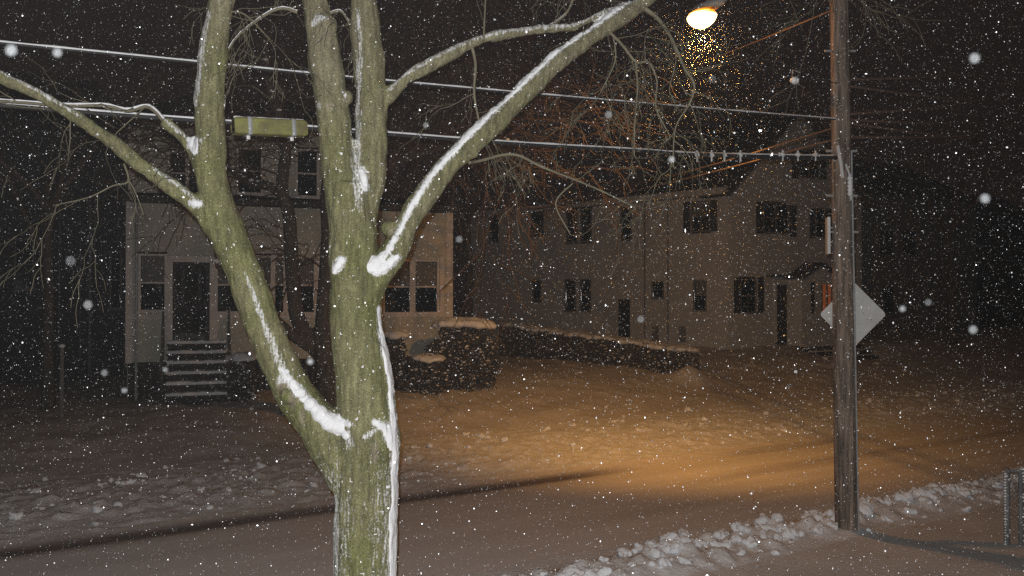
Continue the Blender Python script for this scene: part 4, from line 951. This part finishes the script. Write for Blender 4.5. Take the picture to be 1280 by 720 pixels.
for (px, py) in ((520, 60), (580, 120), (640, 90), (700, 150), (620, 200), (560, 20)):     # long outer boughs reaching over the road side
    a = outs[0][-6] if py < 100 else outs[4][10]; b = P(px, py, LY - 1.0); pts = [a.lerp(b, t) + Vector((0, 0, .5 * math.sin(math.pi * t))) for t in np.linspace(0, 1, 7)]
    mb.tube(pts, [.045 * (1 - .7 * t) for t in np.linspace(0, 1, 7)], 5)
    for q_ in pts[2:]:
        for _ in range(3): grow(mb, q_, (b - a).normalized() * .5 + Vector((random.gauss(0, .7), random.gauss(0, .7), random.gauss(0, .5))), random.uniform(1.0, 2.0), .018, 1, 3, .15, .9, 3, .3, 6, .0068)
mb.build('crown', M['twig'], lt)
sm = MB()
for out in outs[1:]:
    for i in range(4, len(out)):
        if random.random() < .5: sm.ball(out[i] + Vector((0, -.05, .07)), random.uniform(.03, .08), 1, .2, .6)
sm.build('branch_snow', M['snow'], lt, False, 'stuff')

def bare_tree(name, px, Y, h, r, label, seed, lean=(0, 0), levels=5):
    random.seed(seed); b = P(px, 480, Y); z = gz(b.x, b.y); t = thing(name, (b.x, b.y, z), label, 'tree')
    mb = MB(); pts = [Vector((b.x + lean[0] * f_ + .12 * mn.noise((f_ * 3, seed, 0)), b.y + lean[1] * f_, z - .2 + h * .45 * f_)) for f_ in np.linspace(0, 1, 9)]
    mb.tube(pts, [r * (1.25 if i == 0 else 1 - .05 * i) for i in range(9)], 9); mb.build('trunk', M['bark_dark'], t, True)
    cr = MB()
    for j in range(5):
        an = 2 * math.pi * j / 5 + random.random(); grow(cr, pts[-1 - j % 3], Vector((.55 * math.cos(an), .55 * math.sin(an), .8)), h * .26, r * .5, 0, levels, .08, .75, 2, .2, 7, .007)
    cr.build('crown', M['twig'], t); random.seed(seed + 1); return t
bare_tree('bare_tree', 60, 21.0, 11, .16, 'slim bare tree in the dark yard at the far left', 21)
bare_tree('bare_tree', 585, 33.0, 13, .2, 'bare tree between the beige house and the white building', 33)
bare_tree('bare_tree', 1190, 38.0, 13, .2, 'bare tree in the dark to the right of the pole', 44)
bare_tree('bare_tree', 760, 46.0, 14, .22, 'bare tree rising behind the long roof of the white building', 55)

# ------------------------------------------------------------------ falling snow
random.seed(99)
fl = bpy.data.materials.new('snowflake'); fl.use_nodes = True
b_ = fl.node_tree.nodes['Principled BSDF']; b_.inputs['Base Color'].default_value = (.92, .95, 1, 1); b_.inputs['Roughness'].default_value = .6
fi = bpy.data.materials.new('near_ice_crystal'); fi.use_nodes = True; nt = fi.node_tree; nt.nodes.clear()
o_ = nt.nodes.new('ShaderNodeOutputMaterial'); mx = nt.nodes.new('ShaderNodeMixShader'); t_ = nt.nodes.new('ShaderNodeBsdfTransparent'); dfu = nt.nodes.new('ShaderNodeBsdfDiffuse')
dfu.inputs['Color'].default_value = (.9, .95, 1, 1); mx.inputs[0].default_value = .0028
nt.links.new(t_.outputs[0], mx.inputs[1]); nt.links.new(dfu.outputs[0], mx.inputs[2]); nt.links.new(mx.outputs[0], o_.inputs['Surface'])
TET = np.array([(1, 1, 1), (-1, -1, 1), (-1, 1, -1), (1, -1, -1)], float) * .8
TF = np.array([(0, 1, 3), (0, 2, 1), (0, 3, 2), (1, 2, 3)])
OCT = np.array([(1, 0, 0), (-1, 0, 0), (0, 1, 0), (0, -1, 0), (0, 0, 1), (0, 0, -1)], float)
OF = np.array([(0, 2, 4), (2, 1, 4), (1, 3, 4), (3, 0, 4), (2, 0, 5), (1, 2, 5), (3, 1, 5), (0, 3, 5)])
def flakes(n, y0, y1, size):
    y = (rng.random(n) * (y1 ** 3 - y0 ** 3) + y0 ** 3) ** (1 / 3)
    x = (rng.random(n) * 2 - 1) * (y * .62 + .5); z = CZ + (rng.random(n) * 2 - 1) * (y * .36 + .3)
    p = np.stack([x, y, z], 1); hgt = height(*sv(x, y)); p = p[z > hgt + .02]
    r = size * np.exp(rng.normal(0, .5, len(p))); return p, r
Ps, Rs = [], []
for n, a, b, sz in ((40, .9, 2.0, .0007), (4600, 2.0, 5, .00095), (50000, 4, 9, .0012), (95000, 8, 18, .0018), (62000, 15, 31, .0032)):
    p, r = flakes(n, a, b, sz); Ps.append(p); Rs.append(r)
# extra flakes clustered round the lamp, added to imitate its orange halo
n = 15000; q_ = rng.normal(0, 1, (n, 3)); q_ /= np.linalg.norm(q_, axis=1)[:, None]; q_ *= (.12 + rng.random(n) * 3.2)[:, None]; q_ += np.array(LAMP) - np.array((0, 0, .4)); Ps.append(q_); Rs.append(.0009 * np.exp(rng.normal(0, .4, n)))
Pc = np.concatenate(Ps); Rc = np.concatenate(Rs); n = len(Pc)
sc3 = Rc[:, None] * np.exp(rng.normal(0, .3, (n, 3)))
near = np.hypot(Pc[:, 1], Pc[:, 0]) < 8.5; VV, FF, nv = [], [], 0
for msk, sh, fc in ((near, OCT, OF), (~near, TET, TF)):
    k_ = int(msk.sum()); flip = rng.choice([-1, 1], (k_, 1, 3)) if sh is TET else 1
    VV.append((Pc[msk][:, None, :] + sh[None] * flip * sc3[msk][:, None, :]).reshape(-1, 3)); FF.append((fc[None] + nv + len(sh) * np.arange(k_)[:, None, None]).reshape(-1, 3)); nv += k_ * len(sh)
Fc = np.concatenate(FF)
orbs = MB()
for (px, py, Y, r) in ((12, 62, .36, 1.0), (70, 65, .45, .9), (1220, 72, .40, .9), (1232, 248, .44, .9), (1216, 412, .5, .8), (110, 381, .46, .65), (88, 326, .40, .45), (574, 299, .6, .5), (388, 452, .75, .9), (131, 466, .6, .55), (995, 100, .5, .5), (761, 143, .55, .5), (891, 98, .5, .35), (1128, 386, .7, .8), (156, 488, .8, .7), (801, 399, .6, .5), (840, 199, .7, .8), (532, 156, .7, .5), (207, 462, .8, .6), (1160, 378, .6, .5)):
    orbs.ball(P(px, py, Y * .62), .0009 * r * Y / .45, 2, 0)
allv = np.concatenate(VV + [np.array(orbs.v)]).tolist(); allf = Fc.tolist() + [tuple(i + nv for i in f) for f in orbs.f]
me = bpy.data.meshes.new('falling_snow'); me.from_pydata(allv, [], allf); me.update()
fs_o = link('falling_snow', me, [fl, fi], None, 'stuff'); mi = np.zeros(len(allf), dtype=np.int32); mi[len(Fc):] = 1; me.polygons.foreach_set('material_index', mi)
tag(fs_o, 'white snowflakes falling everywhere through the night air', 'snow')

# ------------------------------------------------------------------ air
hz = bpy.data.materials.new('snowy_air'); hz.use_nodes = True; nt = hz.node_tree; nt.nodes.clear()
o_ = nt.nodes.new('ShaderNodeOutputMaterial'); pv = nt.nodes.new('ShaderNodeVolumePrincipled')
pv.inputs['Color'].default_value = (.9, .9, .92, 1); pv.inputs['Density'].default_value = .00021; pv.inputs['Anisotropy'].default_value = .25
nt.links.new(pv.outputs[0], o_.inputs['Volume'])
mb = MB(); mb.box(Frame((0, 0), (1, 0)), -300, 300, -200, 400, -3, 30)
ho = mb.build('haze', hz, None, False, 'stuff'); tag(ho, 'thin snowy night air filling the whole street', 'haze')
